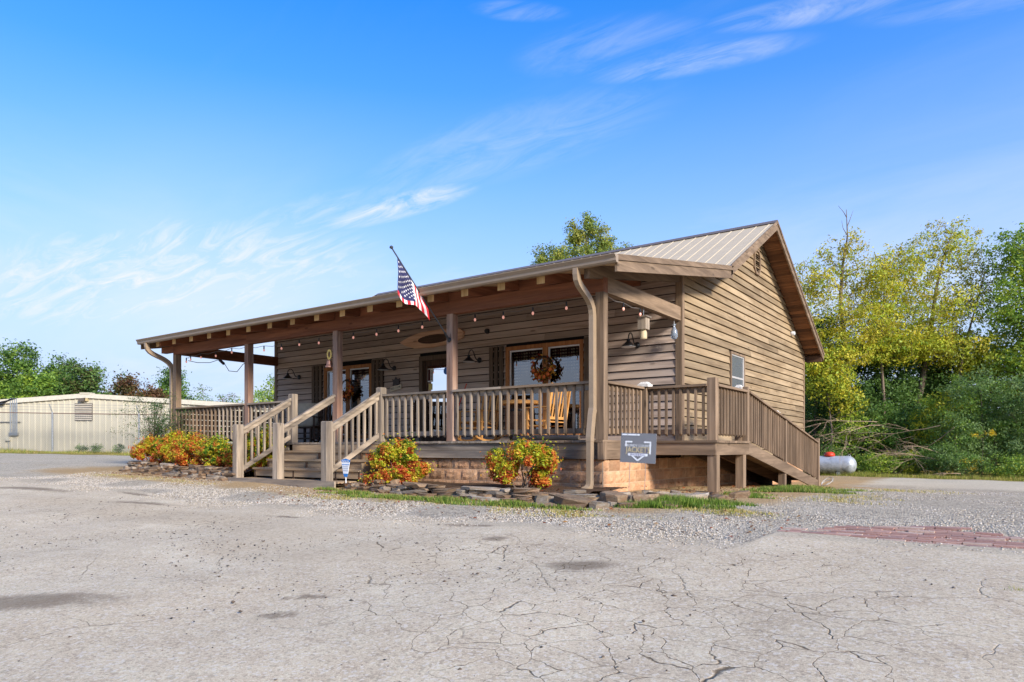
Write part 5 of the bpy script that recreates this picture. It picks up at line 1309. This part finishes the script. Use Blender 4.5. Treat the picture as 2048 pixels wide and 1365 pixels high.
grass('front_grass', 'ragged green grass strip along the foot of the stone edging', [(-3.6, -1.75, .7, .16, 2200, .09), (-2.4, -1.98, .9, .16, 3200, .09), (-1.3, -2.0, 1.0, .2, 4200, .10), (-.3, -1.98, .6, .16, 2200, .09), (.45, -2.02, .5, .09, 900, .07), (-4.6, -1.45, .4, .1, 700, .07)], 41, GG)
grass('corner_grass', 'bright green grass clump in front of the rocks and ramp posts', [(1.75, -1.25, .5, .28, 5200, .16), (1.35, -1.55, .35, .15, 1800, .12), (2.0, -.85, .45, .18, 1600, .10), (2.0, .5, .3, .15, 700, .10)], 42, GG[:4])
grass('ramp_grass', 'green grass patch beside the ramp', [(2.15, 2.3, .75, .28, 4200, .12), (1.9, 3.6, .5, .3, 1400, .10), (2.8, 3.2, .5, .3, 700, .07), (1.7, 1.2, .4, .3, 900, .08), (1.6, 5.6, .4, 1.2, 1600, .09)], 43, GG)
grass('dry_straw', 'thin dry grass scattered through the gravel', [(-3.0, -2.2, 2.2, .25, 2200, .04), (.6, -2.35, 1.3, .28, 2600, .04), (2.3, -1.6, .7, .35, 1600, .05), (-10, -1.9, 2.8, .3, 2200, .04), (3.1, 1.2, .8, 1.2, 1600, .05), (3.4, 5.0, 1.0, 1.6, 1600, .05)], 44, DG)
grass('crack_grass', 'tufts of grass growing in the asphalt cracks', [(2.99, -6.11, .13, .05, 260, .045), (2.75, -6.02, .12, .04, 160, .03), (5.12, -4.35, .12, .06, 260, .06), (1.95, -5.35, .06, .03, 60, .03), (3.1, -6.2, .08, .03, 70, .03)], 45, GG+DG)
g = np.random.default_rng(46); ar = []
for k in range(46):
    s = g.uniform(-12, 13); d_ = g.uniform(-2.9, 1.2); ar.append((-33.95+s*.8432-d_*.5375, 3.44+s*.5375+d_*.8432, 1.5, .8, 420, .13 if d_ < 0 else .22))
grass('fence_grass', 'yellowish grass strip along the chain link fence', ar, 47, DG+GG[:2])
ar = []
for k in range(44):
    x = g.uniform(-3, 14); ar.append((x, 17.0-.32*(x-2)+g.uniform(-.5, .9), 1.0, .45, 420, .2))
grass('wood_edge_grass', 'yellow green verge grass at the edge of the wood', ar, 48, [srgb(150, 150, 60), srgb(120, 132, 50), srgb(170, 158, 84)])

# ================================================================== TREES
def tree(name, label, base, trunk, crowns, leaf, palette, seed, trunk_r=.14, cat='tree', group=None, limbs=.5, bark=None, asp=.5, droop=0.0, up=.3, clr=1.0, limb_r=.03):
    """trunk: points relative to base; crowns: (x, y, z, rx, ry, rz, clumps, leaves per clump, clump radius)"""
    g = np.random.default_rng(seed); z0 = gz(base[0], base[1])-.1
    r = empty(name, (base[0], base[1], z0)); tag(r, label, cat, group); bark = bark or BARK['z']
    tk = MB(); T = [Vector(p) for p in trunk]; n_ = len(T)
    tk.tube([tuple(p) for p in T], [trunk_r*max(.07, 1-.97*i/(n_-1)) for i in range(n_)], 8)
    for k in range(3):
        top = T[-2].lerp(T[-1], .35*k); e_ = top+Vector((g.normal(0, .3), g.normal(0, .3), g.uniform(.4, .9)))*(T[-1].z*.09)
        tk.tube([tuple(top), tuple(top.lerp(e_, .5)+Vector((g.normal(0, .04), g.normal(0, .04), 0))), tuple(e_)], [trunk_r*.12, trunk_r*.08, trunk_r*.03], 5)
    P_, C_, D_, LC = [], [], [], []
    pal_ = np.array(palette)
    for cx_, cy_, cz_, rx_, ry_, rz_, nc, nl, cr in crowns:
        for k in range(nc):
            d = g.normal(0, 1, 3); d /= np.linalg.norm(d); q = g.uniform(0, 1)**.42
            c_ = np.array([cx_, cy_, cz_])+d*q*np.array([rx_, ry_, rz_])
            if g.uniform() < limbs: LC.append(c_)
            rad = cr*g.uniform(.6, 1.3); m = int(nl*g.uniform(.6, 1.4))
            off_ = g.normal(0, .5, (m, 3))*rad*np.array([1, 1, .72]); off_[:, 2] -= droop*np.hypot(off_[:, 0], off_[:, 1])
            P_.append(c_+off_); base_c = pal_[g.integers(0, len(pal_))]*g.uniform(.78, 1.18)
            alt = pal_[g.integers(0, len(pal_), m)]; mixv = g.uniform(0, .55, (m, 1)); C_.append((base_c*(1-mixv)+alt*mixv)*g.uniform(.8, 1.2, (m, 1))*clr); D_.append(np.tile(d*.6+np.array([0, 0, up]), (m, 1)))
    # branches: each grows from the nearest lower point of the wood that is already there
    nodes = []; 
    for i in range(n_-1):
        for k in range(8): nodes.append(list(T[i].lerp(T[i+1], k/8))+[max(.004, trunk_r*max(.07, 1-.97*(i+k/8)/(n_-1))*.6)])
    nodes = np.array(nodes); tr0 = nodes[:, :3].copy()
    LC.sort(key=lambda c_: np.min(np.linalg.norm(tr0-c_, axis=1)))
    for c_ in LC:
        d = np.linalg.norm(nodes[:, :3]-c_, axis=1)+np.clip(nodes[:, 2]-c_[2]+.25*np.hypot(nodes[:, 0]-c_[0], nodes[:, 1]-c_[1]), 0, None)*4
        i = int(np.argmin(d)); s0 = nodes[i]; r0 = min(limb_r*1.3, s0[3]*.8); L_ = np.linalg.norm(c_-s0[:3])
        mid = (s0[:3]+c_)/2+np.array([g.normal(0, .07), g.normal(0, .07), .05])*L_
        tk.tube([tuple(s0[:3]), tuple(mid), tuple(c_)], [r0, r0*.8, r0*.5], 5, cap=False)
        nodes = np.vstack([nodes, [[*mid, r0*.8], [*c_, max(.003, r0*.55)]]])
    tk.build('trunk', bark, r, smooth=True)
    P_ = np.concatenate(P_); C_ = np.clip(np.concatenate(C_), 0, 1); D_ = np.concatenate(D_); n = len(P_)
    v, f, cl = leafcloud(P_, D_, g.uniform(leaf*.6, leaf*1.25, n), C_, g, .75, asp)
    link('crown', fastmesh('crown', v, f, LEAF, cl), r); return r
F_Y = [srgb(206, 200, 54), srgb(224, 208, 66), srgb(188, 192, 60), srgb(200, 180, 58), srgb(164, 178, 62)]
F_YO = [srgb(166, 148, 54), srgb(180, 158, 58), srgb(146, 142, 56), srgb(152, 126, 54)]
F_YG = [srgb(166, 184, 58), srgb(140, 168, 56), srgb(188, 194, 70)]
F_G = [srgb(108, 142, 56), srgb(130, 160, 64), srgb(90, 122, 52)]
F_DG = [srgb(80, 110, 50), srgb(98, 130, 62), srgb(122, 150, 72), srgb(64, 92, 44)]
F_GG = [srgb(134, 158, 96), srgb(116, 142, 80), srgb(150, 172, 106), srgb(102, 128, 68)]
F_BR = [srgb(128, 92, 58), srgb(140, 104, 66), srgb(104, 92, 54), srgb(112, 76, 50)]
def cr(l, d, z, rl, rz, nc, nl, rad, rd=None):
    """crown lump l metres along the wood's edge and d metres behind the trunk"""
    return (l*.8117-d*.584, l*.584+d*.8117, z, rl, rd or rl*.8, rz, nc, nl, rad)
def tp(*p): return [(l*.8117-d*.584, l*.584+d*.8117, z) for l, d, z in p]
G1 = 'trees at the edge of the wood'
tree('locust_tree', 'tall thin yellow tree with bare top twigs beside the gable', (-.63, 22.09), tp((0,0,0), (.1,0,2.5), (-.05,0,5), (-.25,.1,7), (-.15,.1,8.6), (.05,.1,9.8), (.0,.1,10.9)),
     [cr(-.2, 0, 9.1, 1.0, 1.0, 80, 18, .26), cr(-1.4, 0, 7.9, 1.1, 1.1, 130, 24, .28), cr(.85, 0, 7.9, 1.2, 1.1, 130, 24, .28), cr(-.4, -.2, 6.2, 2.1, 1.1, 240, 28, .3), cr(-.9, -.5, 5.0, 1.6, .8, 150, 34, .32)], .125, F_Y+F_YO[:2]+F_YG[:1], 61, .15, group=G1, limbs=.28, droop=.4, limb_r=.022, asp=.42)
tree('locust_tree', 'leaning many stemmed yellow tree in the middle of the wood edge', (1.5, 24.4), tp((0,0,0), (.1,0,2.6), (.5,0,4.6), (.75,0,6.3), (.95,0,7.8), (1.3,0,9.2), (1.7,0,10.4)),
     [cr(1.3, 0, 9.5, 1.4, 1.2, 150, 20, .27), cr(-.5, 0, 8.5, 1.5, 1.3, 220, 24, .28), cr(2.2, 0, 8.0, 1.3, 1.5, 130, 15, .28), cr(.3, -.2, 6.8, 2.4, 1.2, 300, 28, .32), cr(-.9, -.5, 5.4, 1.9, .9, 220, 26, .36), cr(.9, -.5, 5.3, 1.8, .7, 170, 34, .34)], .125, F_Y+F_YO[:1]+F_YG[:1], 62, .17, group=G1, limbs=.22, droop=.4, limb_r=.024, asp=.42)
tree('forked_tree', 'slender forked yellow tree between the two taller yellow trees', (.55, 22.9), tp((0,0,0), (.05,0,3), (-.1,0,5.2), (.05,0,7.2), (.1,0,8.9)), [cr(-.1, 0, 6.9, .9, 1.5, 120, 13, .3), cr(.1, -.3, 5.2, 1.3, .8, 110, 22, .34)], .14, F_Y+F_YG, 63, .09, group=G1, limbs=.35, droop=.35, limb_r=.02, asp=.42)
tree('forked_tree', 'thin right leaning stem with sparse leaves under open sky', (2.9, 24.6), tp((0,0,0), (.1,0,3), (.4,0,5.0), (.9,0,6.8), (1.4,0,8.6)), [cr(1.1, 0, 7.6, .9, 1.3, 80, 8, .3)], .14, F_YO+F_Y[:1], 57, .10, group=G1, limbs=.5, droop=.3, limb_r=.018, asp=.42)
tree('leafy_tree', 'full green tree at the right edge of the wood', (5.6, 25.3), tp((0,0,0), (.0,0,3), (-.1,0,6), (0,0,8.6)),
     [cr(-.6, 0, 8.5, 1.2, 1.4, 130, 28, .34), cr(.7, 0, 8.2, 1.6, 1.7, 160, 30, .38), cr(-1.0, -.3, 6.7, 1.4, 1.0, 120, 28, .34), cr(.6, -.2, 5.8, 2.0, 1.2, 170, 30, .38), cr(-.6, -.6, 4.4, 1.6, .9, 130, 30, .36)], .14, F_G[:2]+F_YG, 64, .2, group=G1, limbs=.35, up=.6)
tree('leafy_tree', 'light green tree with airy foliage between yellow and green trees', (4.2, 26.6), tp((0,0,0), (.1,0,3), (.0,0,5.4)), [cr(0, -.3, 5.2, 2.2, 1.1, 200, 24, .36), cr(-1.2, -.6, 4.4, 1.4, .9, 130, 26, .34), cr(.8, -.8, 3.8, 1.6, .9, 140, 26, .34)], .14, F_YG+F_Y[:2], 65, .13, group=G1, limbs=.4)
tree('evergreen_tree', 'dark evergreen directly behind the house corner', (-1.9, 22.4), tp((0,0,0), (0,0,3), (.1,0,5.6)), [cr(0, 0, 4.8, 1.5, 1.9, 80, 130, .5), cr(.3, -.4, 2.4, 1.9, 1.7, 90, 130, .5), cr(.6, -.6, 1.0, 1.6, .9, 40, 130, .45)], .13, F_DG, 66, .16, group=G1, limbs=.15)
tree('evergreen_tree', 'broad dark evergreen below the leaning yellow tree', (.3, 24.3), tp((0,0,0), (0,0,3), (.1,0,5.4)), [cr(0, 0, 4.6, 1.7, 1.9, 90, 130, .5), cr(.2, -.4, 2.3, 2.1, 1.7, 100, 130, .5), cr(0, -.6, .9, 2.0, .8, 50, 130, .45)], .13, F_DG+F_G[2:], 67, .16, group=G1, limbs=.15)
tree('evergreen_tree', 'dark evergreen with branches near the middle of the wood', (2.2, 25.6), tp((0,0,0), (0,0,3), (.1,0,5.0)), [cr(0, 0, 4.4, 1.6, 1.7, 80, 125, .5), cr(.2, -.3, 2.4, 2.0, 1.6, 90, 125, .5)], .13, F_DG+F_G[2:], 68, .16, group=G1, limbs=.15)
tree('yellow_sapling', 'drooping yellow branches hanging low beside the gable wall', (-1.05, 20.6), tp((0,0,0), (.15,0,1.6), (0,0,3.0), (-.35,0,4.3)), [cr(-.5, 0, 4.6, .9, .5, 80, 18, .28), cr(-.1, 0, 3.8, 1.2, .7, 140, 18, .3), cr(.6, 0, 3.0, .9, .7, 80, 14, .28)], .13, F_Y+F_YG, 69, .05, group=G1, limbs=.9, droop=.5, limb_r=.02)
tree('grey_green_tree', 'grey green bushy tree with small leaves right of the dead brush', (3.95, 21.2), tp((0,0,0), (.1,0,1.6), (.0,0,3.6)), [cr(-.1, 0, 3.0, 1.3, .9, 120, 44, .26), cr(-.8, -.2, 1.7, 1.0, 1.0, 110, 44, .26), cr(.7, -.4, 1.9, 1.1, 1.1, 130, 44, .26), cr(.0, -.6, .8, 1.5, .6, 90, 44, .26)], .085, F_GG+F_G[:1]+F_YG[1:2], 70, .07, group=G1, limbs=.3)
tree('grey_green_tree', 'second grey green thicket at the right frame edge', (5.5, 21.0), tp((0,0,0), (.1,0,1.6), (.0,0,3.4)), [cr(0, 0, 2.7, 1.4, 1.0, 130, 44, .28), cr(.3, -.4, 1.2, 1.7, 1.0, 150, 44, .28)], .09, F_GG+F_G[2:], 71, .07, group=G1, limbs=.3)
tree('leafy_tree', 'green tree beyond the right edge of the view', (7.9, 25.6), tp((0,0,0), (0,0,3), (.1,0,7)), [cr(0, 0, 6.6, 2.4, 2.4, 90, 90, .6), cr(0, 0, 3.2, 2.6, 1.8, 80, 90, .6)], .17, F_G, 72, .2, group=G1, limbs=.2)
tree('leafy_tree', 'yellow green tree farther right outside the view', (10.6, 27), tp((0,0,0), (0,0,3), (.1,0,7)), [cr(0, 0, 6.0, 2.6, 2.4, 80, 90, .6), cr(0, 0, 3, 2.8, 1.9, 80, 90, .6)], .18, F_YG+F_G, 73, .2, group=G1, limbs=.2)
for i, (x, y, h, lb) in enumerate(((-3.9, 31.2, 4.6, 'dark tree in the back row right behind the house'), (-.1, 33.5, 5.0, 'dark tree in the back row behind the yellow trees'), (3.2, 35.9, 4.6, 'dark tree in the back row left of the green tree'), (7.2, 36.5, 5.6, 'dark tree in the back row behind the green tree'), (12, 35.5, 6.0, 'dark tree in the back row at the far right'))):
    tree('back_row_tree', lb, (x, y), tp((0,0,0), (0,0,h*.5), (.1,0,h*.9)), [cr(0, 0, h*.62, 2.7, h*.38, 100, 90, .75), cr(0, 0, h*.25, 2.9, h*.25, 70, 90, .7)], .22, F_DG+F_G[:1], 80+i, .2, group=G1, limbs=.15)
for i, (x, y, rl, h, p_, lb) in enumerate(((.85, 18.9, .7, .95, F_G+F_YG, 'bright green low bush behind the gas tank'), (1.75, 19.8, .8, .9, F_G+F_Y[:1], 'low green bush with yellow tips below the dead brush'), (2.95, 19.5, .6, 1.25, F_G+F_GG, 'upright green bush right of the dead brush'), (3.6, 19.2, .7, .95, F_GG+F_G, 'soft green bush near the goldenrod'), (5.0, 18.7, .9, .75, F_G+F_YG, 'low feathery green bush at the right edge of the verge'), (6.3, 19.0, 1.0, 1.0, F_G, 'low green bush just outside the right frame edge'), (-.75, 19.3, .7, 1.15, F_G+F_DG[2:], 'green bush left behind the gas tank'), (2.3, 20.3, .8, 1.1, F_DG+F_G, 'dark low bush behind the brush pile'))):
    tree('low_bush', lb, (x, y), tp((0,0,0), (0,0,h*.4), (.05,0,h*.7)), [cr(0, 0, h*.52, rl, h*.45, 44, 70, .24)], .075, p_, 90+i, .02, 'bush', 'low bushes at the wood edge', limbs=.4, limb_r=.01)
gr = tree('goldenrod', 'yellow flowering goldenrod stalks at the edge of the wood', (4.05, 18.9), tp((0,0,0), (.05,0,.6), (.1,0,1.3)), [cr(.0, 0, 1.55, .5, .16, 7, 40, .10), cr(-.25, 0, .55, .25, .2, 4, 40, .14)], .05, [srgb(214, 184, 40), srgb(196, 170, 50)], 99, .01, 'plant', limbs=1, limb_r=.006)
tree('poplar_tree', 'pointed green tree rising behind the roof', (-11.38, 19.28), tp((0,0,0), (0,0,5), (.0,0,8), (.1,0,10.8)),
     [cr(.15, 0, 10.7, .38, 1.2, 34, 80, .28), cr(-.45, 0, 10.5, .38, 1.0, 28, 80, .28), cr(.75, 0, 10.3, .4, .9, 28, 75, .28), cr(-1.3, 0, 9.5, .6, 1.0, 44, 80, .32), cr(1.2, 0, 9.7, .5, .9, 34, 75, .3), cr(2.0, 0, 9.4, .45, .9, 30, 70, .3), cr(-2.0, 0, 9.1, .4, 1.1, 34, 70, .3), cr(0, 0, 9.0, 1.5, 1.2, 110, 80, .38), cr(0, 0, 8.0, 2.3, 1.2, 110, 80, .42), cr(0, 0, 6.4, 2.4, 1.2, 60, 60, .42)], .115, [srgb(140, 158, 70), srgb(164, 172, 74), srgb(184, 176, 78), srgb(126, 146, 72)], 101, .18, group=None, limbs=.4, up=.5)
for i, (x, y, h, rl, p_, lb) in enumerate(((-.2, 21.2, 2.6, 1.2, F_YG+F_G, 'light green sapling in front of the dark evergreens behind the tank'), (1.5, 21.6, 3.0, 1.2, F_G+F_DG[1:3], 'mid green sapling above the brush pile'), (2.75, 21.4, 3.4, 1.1, F_YG+F_Y[:2], 'yellow green sapling between brush pile and grey green tree'))):
    tree('sapling', lb, (x, y), tp((0,0,0), (0,0,h*.4), (.05,0,h*.9)), [cr(0, 0, h*.62, rl, h*.36, 150, 26, .26)], .11, p_, 170+i, .04, group=G1, limbs=.4, limb_r=.014)
# ---- trees behind the metal building
G2 = 'trees behind the metal building'
LT = [((-55.2, 8.7), 7.6, 3.2, F_G+F_DG, 'green tree behind the metal building at the far left edge'), ((-52.6, 10.6), 7.9, 2.6, F_G+F_YG[:1]+F_DG[:1], 'tallest green tree above the left end of the metal building'), ((-48.1, 10.2), 5.2, 1.9, F_YG[:2]+F_G, 'lower light green tree in front of the tall left trees'), ((-52.3, 13.3), 6.9, 2.2, F_G+F_DG[2:], 'round green tree above the building vent'), ((-48.8, 13.4), 6.2, 1.9, F_G[2:]+F_DG+F_BR[2:3], 'dark flat topped tree above the building ridge'), ((-52.5, 18.0), 6.0, 1.9, F_BR+F_G[2:], 'rusty brown tree right of the building ridge'), ((-51.0, 19.4), 5.2, 1.8, F_BR, 'second rusty tree left of the porch post'), ((-50.7, 20.9), 6.6, 1.5, F_G+F_DG[2:], 'green tree just left of the porch downspout')]
for i, (b_, h, rl, p_, lb) in enumerate(LT):
    tree('background_tree', lb, b_, tp((0,0,0), (0,0,h*.45), (.1,0,h*.8)), [cr(0, 0, h*.74, rl*.75, h*.24, 50, 70, .6), cr(-.4*rl, -.3, h*.5, rl*.85, h*.22, 60, 70, .62), cr(.45*rl, .2, h*.46, rl*.8, h*.22, 50, 70, .6), cr(0, 0, h*.25, rl*.9, h*.2, 30, 70, .6)], .22, p_, 110+i, .2, group=G2, limbs=.35, up=.5)
for i, (b_, h, rl, p_, lb) in enumerate((((-56.9, 27.2), 6.3, 2.0, F_G+F_BR[2:3], 'thin nearly bare tree seen through the left porch opening'), ((-56.8, 29.8), 5.4, 2.0, F_BR+F_G[:1], 'faint brownish tree seen beside the second porch post'), ((-47.3, 26.9), 5.2, 1.9, F_YG+F_G, 'pale green tree seen left of the wall corner'), ((-39.6, 22.5), 5.9, 1.4, F_G+F_YG, 'light green tree next to the left wall corner'))):
    tree('background_tree', lb, b_, tp((0,0,0), (.1,0,h*.5), (0,0,h*.92)), [cr(0, 0, h*.66, rl, h*.3, 46, 26 if i < 2 else 46, .5)], .17, p_, 130+i, .1, group=G2, limbs=.9, limb_r=.03)
tree('background_tree', 'low green hedge tree behind the porch left end', (-47, 24.4), tp((0,0,0), (0,0,2)), [cr(0, 0, 2.4, 4.5, 1.4, 90, 60, .7)], .2, F_YG+F_G, 140, .1, group=G2, limbs=.2)

# ---- dead brush: bleached branches fanning out
def dead(label, base, ang, seed, n_=9, ln=3.4, z=1.2):
    g = np.random.default_rng(seed); r = empty('dead_branch', (base[0], base[1], gz(*base))); tag(r, label, 'dead branches', 'fallen dead branches')
    mb = MB()
    def twig(p, d, l, rad, dep):
        pts = [p]; q = Vector(p); dd = Vector(d).normalized()
        for k in range(4):
            dd = (dd+Vector((g.normal(0, .16), g.normal(0, .16), g.normal(-.05, .12)))).normalized(); q = q+dd*l/4; q.z = max(q.z, .02); pts.append(tuple(q))
            if dep > 0 and k > 0:
                for _ in range(2):
                    d2 = (dd+Vector((g.normal(0, .5), g.normal(0, .5), g.normal(0, .35)))).normalized(); twig(tuple(q), tuple(d2), l*g.uniform(.35, .6), rad*.5, dep-1)
        mb.tube(pts, [rad*(1-.2*k) for k in range(5)], 4)
    for k in range(n_):
        a_ = ang+g.normal(0, .4); twig((g.normal(0, .25), g.normal(0, .25), z*g.uniform(.05, .55)), (math.cos(a_), math.sin(a_), g.normal(.10, .2)), ln*g.uniform(.6, 1.1), .015, 2)
    mb.build('branches', DEADW['x'], r)
va = math.atan2(.584, .8117)
dead('bleached fallen branches fanning left in the brush pile', (3.15, 19.35), va+math.pi, 151, 6, 2.3, 4.4)
dead('bare dead branches reaching left towards the house corner', (.75, 19.9), va+math.pi, 153, 3, 2.2, 3.8)
dead('single bent dead branch lying on the verge', (3.6, 18.5), va+math.pi*.9, 154, 1, 1.0, .6)

# ================================================================== GAS TANK
TANKM, nt, b = newmat('mottled_silver_tank'); t_c = N(nt, 'ShaderNodeTexCoord')
sep = N(nt, 'ShaderNodeSeparateXYZ'); L(nt, t_c.outputs['Object'], sep.inputs[0])
mold = math_(nt, 'MULTIPLY', ramp(nt, noise(nt, t_c.outputs['Object'], 7, 8, .7), [(.46, 0), (.62, 1)]), ramp(nt, sep.outputs[2], [(.05, .95), (.5, .25)]))
L(nt, mixc(nt, mold, srgb(178, 180, 180), srgb(84, 82, 70)), b.inputs['Base Color']); b.inputs['Roughness'].default_value = .45; b.inputs['Metallic'].default_value = .25
tz0 = gz(-.8, 18.0); tk_ = empty('gas_tank', (-.80, 17.5, tz0)); tag(tk_, 'mottled silver gas tank with red dome behind the ramp', 'tank')
pr_ = []; 
for k in range(9):
    a_ = math.pi/2*k/8; pr_.append((.325*math.sin(a_)+.001, -1.3+.26*(1-math.cos(a_))))
pr_ += [(r_, -z_) for r_, z_ in reversed(pr_)]
MB().lathe(pr_, 24, (0, 0, .355), axis='x').build('vessel', TANKM, tk_, smooth=True)
MB().lathe([(.18, .0), (.18, .06), (.16, .12), (.09, .155), (.0, .165)], 18, (.42, 0, .665)).build('dome', RED, tk_, smooth=True)
for s in (-.75, .75): MB().box(s-.06, s+.06, -.25, .25, -.06, .12).build('foot', GREYM, tk_)
MB().tube([(1.02, 0, .66), (1.04, 0, .73), (1.10, 0, .71), (1.11, 0, .62)], .012, 6).build('lifting_lug', GREYM, tk_)
tag(MB().tube([(1.30+.13*math.cos(k*.55), 9.0+.16*math.sin(k*.55), gz(1.2, 9)+.02+.10*(1+math.sin(k*.55+.6))*(.6+.03*k)) for k in range(22)], .009, 6).build('garden_hose', plain('pale_grey_hose', srgb(170, 166, 156), .5)), 'loop of pale hose lying at the foot of the ramp', 'hose')

# ================================================================== METAL BUILDING AND CHAIN LINK FENCE
ang = math.atan2(.5375, .8432)
CREAM = plain('cream_sheet_metal', srgb(188, 178, 154), .5, 0, .4, .04, 1.2)
mbld = empty('metal_building', (-34.756, 4.705, .40), ang); tag(mbld, 'long low cream metal building behind the chain link fence', 'building')
S0, S1, SR, HR = -11, 17.4, 3.18, 3.02
def roofh(s): return HR-.065*abs(s-SR)
MB().prism([(S0, -.4), (S1, -.4), (S1, roofh(S1)-.05), (SR, HR-.05), (S0, roofh(S0)-.05)], .03, 18, 'xz').build('wall_core', CREAM, mbld)
s = S0
while s < S1-.01:
    v = []; f = []; us = []
    for k in range(3):
        c0 = s+.15+k*.3; us += [(c0-.05, 0), (c0-.028, -.03), (c0+.028, -.03), (c0+.05, 0)]
    us = [(s, 0)]+us+[(s+.894, 0)]
    for u, d in us: v += [(u, d, -.35), (u, d, roofh(u)-.10)]
    for k in range(len(us)-1): f.append((2*k, 2*k+2, 2*k+3, 2*k+1))
    MB().add(v, f).build('wall_panel', CREAM, mbld); s += .9
for a_, b_ in ((S0-.1, SR), (SR, S1+.1)):
    MB().prism([(a_, roofh(a_)-.20), (b_, roofh(b_)-.20), (b_, roofh(b_)), (a_, roofh(a_))], -.10, .0-.031, 'xz').build('rake_trim', plain('pale_trim_metal', srgb(200, 190, 168), .5), mbld)
    MB().prism([(a_, roofh(a_)-.03), (b_, roofh(b_)-.03), (b_, roofh(b_)+.02), (a_, roofh(a_)+.02)], -.099, 18.2, 'xz').build('roof_sheet', CREAM, mbld)
MB().box(SR-.25, SR+.25, -.12, .3, HR-.02, HR+.06).build('ridge_cap', CREAM, mbld)
lv = MB().box(2.64, 3.54, -.05, -.031, 1.70, 2.56).build('louvre_vent', plain('dark_vent', srgb(96, 88, 78), .7), mbld)
LVM = plain('tan_louvre', srgb(176, 164, 142), .5)
for k in range(9): MB().add([(2.66, -.085, 1.73+k*.092), (3.52, -.085, 1.73+k*.092), (3.52, -.05, 1.79+k*.092), (2.66, -.05, 1.79+k*.092)], [(0,1,2,3)]).build('louvre', LVM, lv)
MB().box(2.90, 3.18, -.18, -.031, 2.64, 2.80).build('wall_pack_lamp', plain('bronze_fixture', srgb(92, 82, 70), .5), mbld); MB().box(3.22, 3.33, -.12, -.031, 2.66, 2.80).build('junction_box', plain('tan_box', srgb(190, 168, 120), .5), mbld)
for k, sx_ in enumerate((-.62, -.5, -.40, -.30)): MB().tube([(sx_, -.08, 1.10), (sx_, -.08, 2.82)], .035, 7).build('conduit', GREYM, mbld)
MB().box(-.68, -.24, -.14, -.031, .98, 1.12).build('conduit_box', GREYM, mbld); MB().box(-.85, -.66, -.13, -.031, .72, .92).build('meter_box', plain('beige_box', srgb(190, 182, 160), .5), mbld)
MB().tube([(-.75, -.05, .72), (-.75, -.05, -.3)], .015, 6).build('conduit', GREYM, mbld)
for zz in (1.62, 2.70): MB().box(-2.4, -.15, -.07, -.031, zz, zz+.04).build('strut_rail', plain('dark_strut', srgb(84, 80, 76), .5), mbld)
cbm = MB()
for k in range(5):
    x0_ = -2.4; cbm.tube([(x0_, -.2, 2.72+.05*k), (-1.6, -.2, 2.62-.03*k), (-1.0, -.18, 2.48+.04*k), (-.62+.08*k, -.1, 2.80)], .018, 5)
cbm.build('cable_bundle', BLACK, mbld)
fen = empty('chain_link_fence', (-33.95, 3.44, gz(-33.95, 3.44)), ang); tag(fen, 'chain link fence with barbed wire arms before the cream building', 'fence')
def fz(s): return gz(-33.95+s*.8432, 3.44+s*.5375)-fen.location.z
FS = [-10.03, -5.83, -1.63, 2.57, 6.77, 10.97, 15.17]
for s in FS:
    MB().tube([(s, 0, fz(s)-.05), (s, 0, fz(s)+1.86)], .042, 8).build('fence_post', GREYM, fen)
    MB().tube([(s, 0, fz(s)+1.86), (s-.07, -.12, fz(s)+2.24)], .022, 6).build('barb_arm', GREYM, fen)
for i in range(len(FS)-1):
    a_, b_ = FS[i], FS[i+1]
    MB().tube([(a_, 0, fz(a_)+1.83), (b_, 0, fz(b_)+1.83)], .026, 6).build('top_rail', plain('rusty_rail', srgb(112, 92, 80), .6), fen)
    wm = MB(); s = a_
    h_ = 1.75
    while s < b_:
        for q in (-1, 1):
            e_ = s+q*h_; 
            p0 = (s, 0, fz(s)+.04); p1 = (e_, 0, fz(e_)+.04+h_)
            if e_ > b_: t_ = (b_-s)/(e_-s); p1 = (b_, 0, p0[2]+(p1[2]-p0[2])*t_)
            if e_ < a_: t_ = (a_-s)/(e_-s); p1 = (a_, 0, p0[2]+(p1[2]-p0[2])*t_)
            wm.bar(p0, p1, .006, .006)
        s += .11
    for q in (a_, b_):
        k_ = .11
        while k_ < h_:
            e_ = q+(h_-k_)*(1 if q == a_ else -1); wm.bar((q, 0, fz(q)+.04+k_), (e_, 0, fz(e_)+.04+h_), .006, .006); k_ += .11
    tag(wm.build('wire_mesh', GREYM, fen), kind='stuff')
    for k in range(3):
        f_ = (k+1)/3; MB().tube([(a_-.07*f_, -.12*f_, fz(a_)+1.86+.38*f_), (b_-.07*f_, -.12*f_, fz(b_)+1.86+.38*f_)], .006, 4).build('barbed_wire', GREYM, fen)
for i, (s, lb) in enumerate(((4.55, 'dark green weed tuft at the foot of the cream building wall'), (5.6, 'paler weed tuft near the second fence post'), (3.7, 'small weed tuft below the building vent'))):
    x, y = -33.95+s*.8432-.35*.5375, 3.44+s*.5375+.35*.8432
    tree('weed_tuft', lb, (x, y), [(0,0,0), (0,0,.2)], [(0, 0, .3, .25, .2, .25, 10, 40, .16)], .10, F_DG+F_G, 160+i, .01, 'weeds', limbs=.5, limb_r=.005, asp=.25)
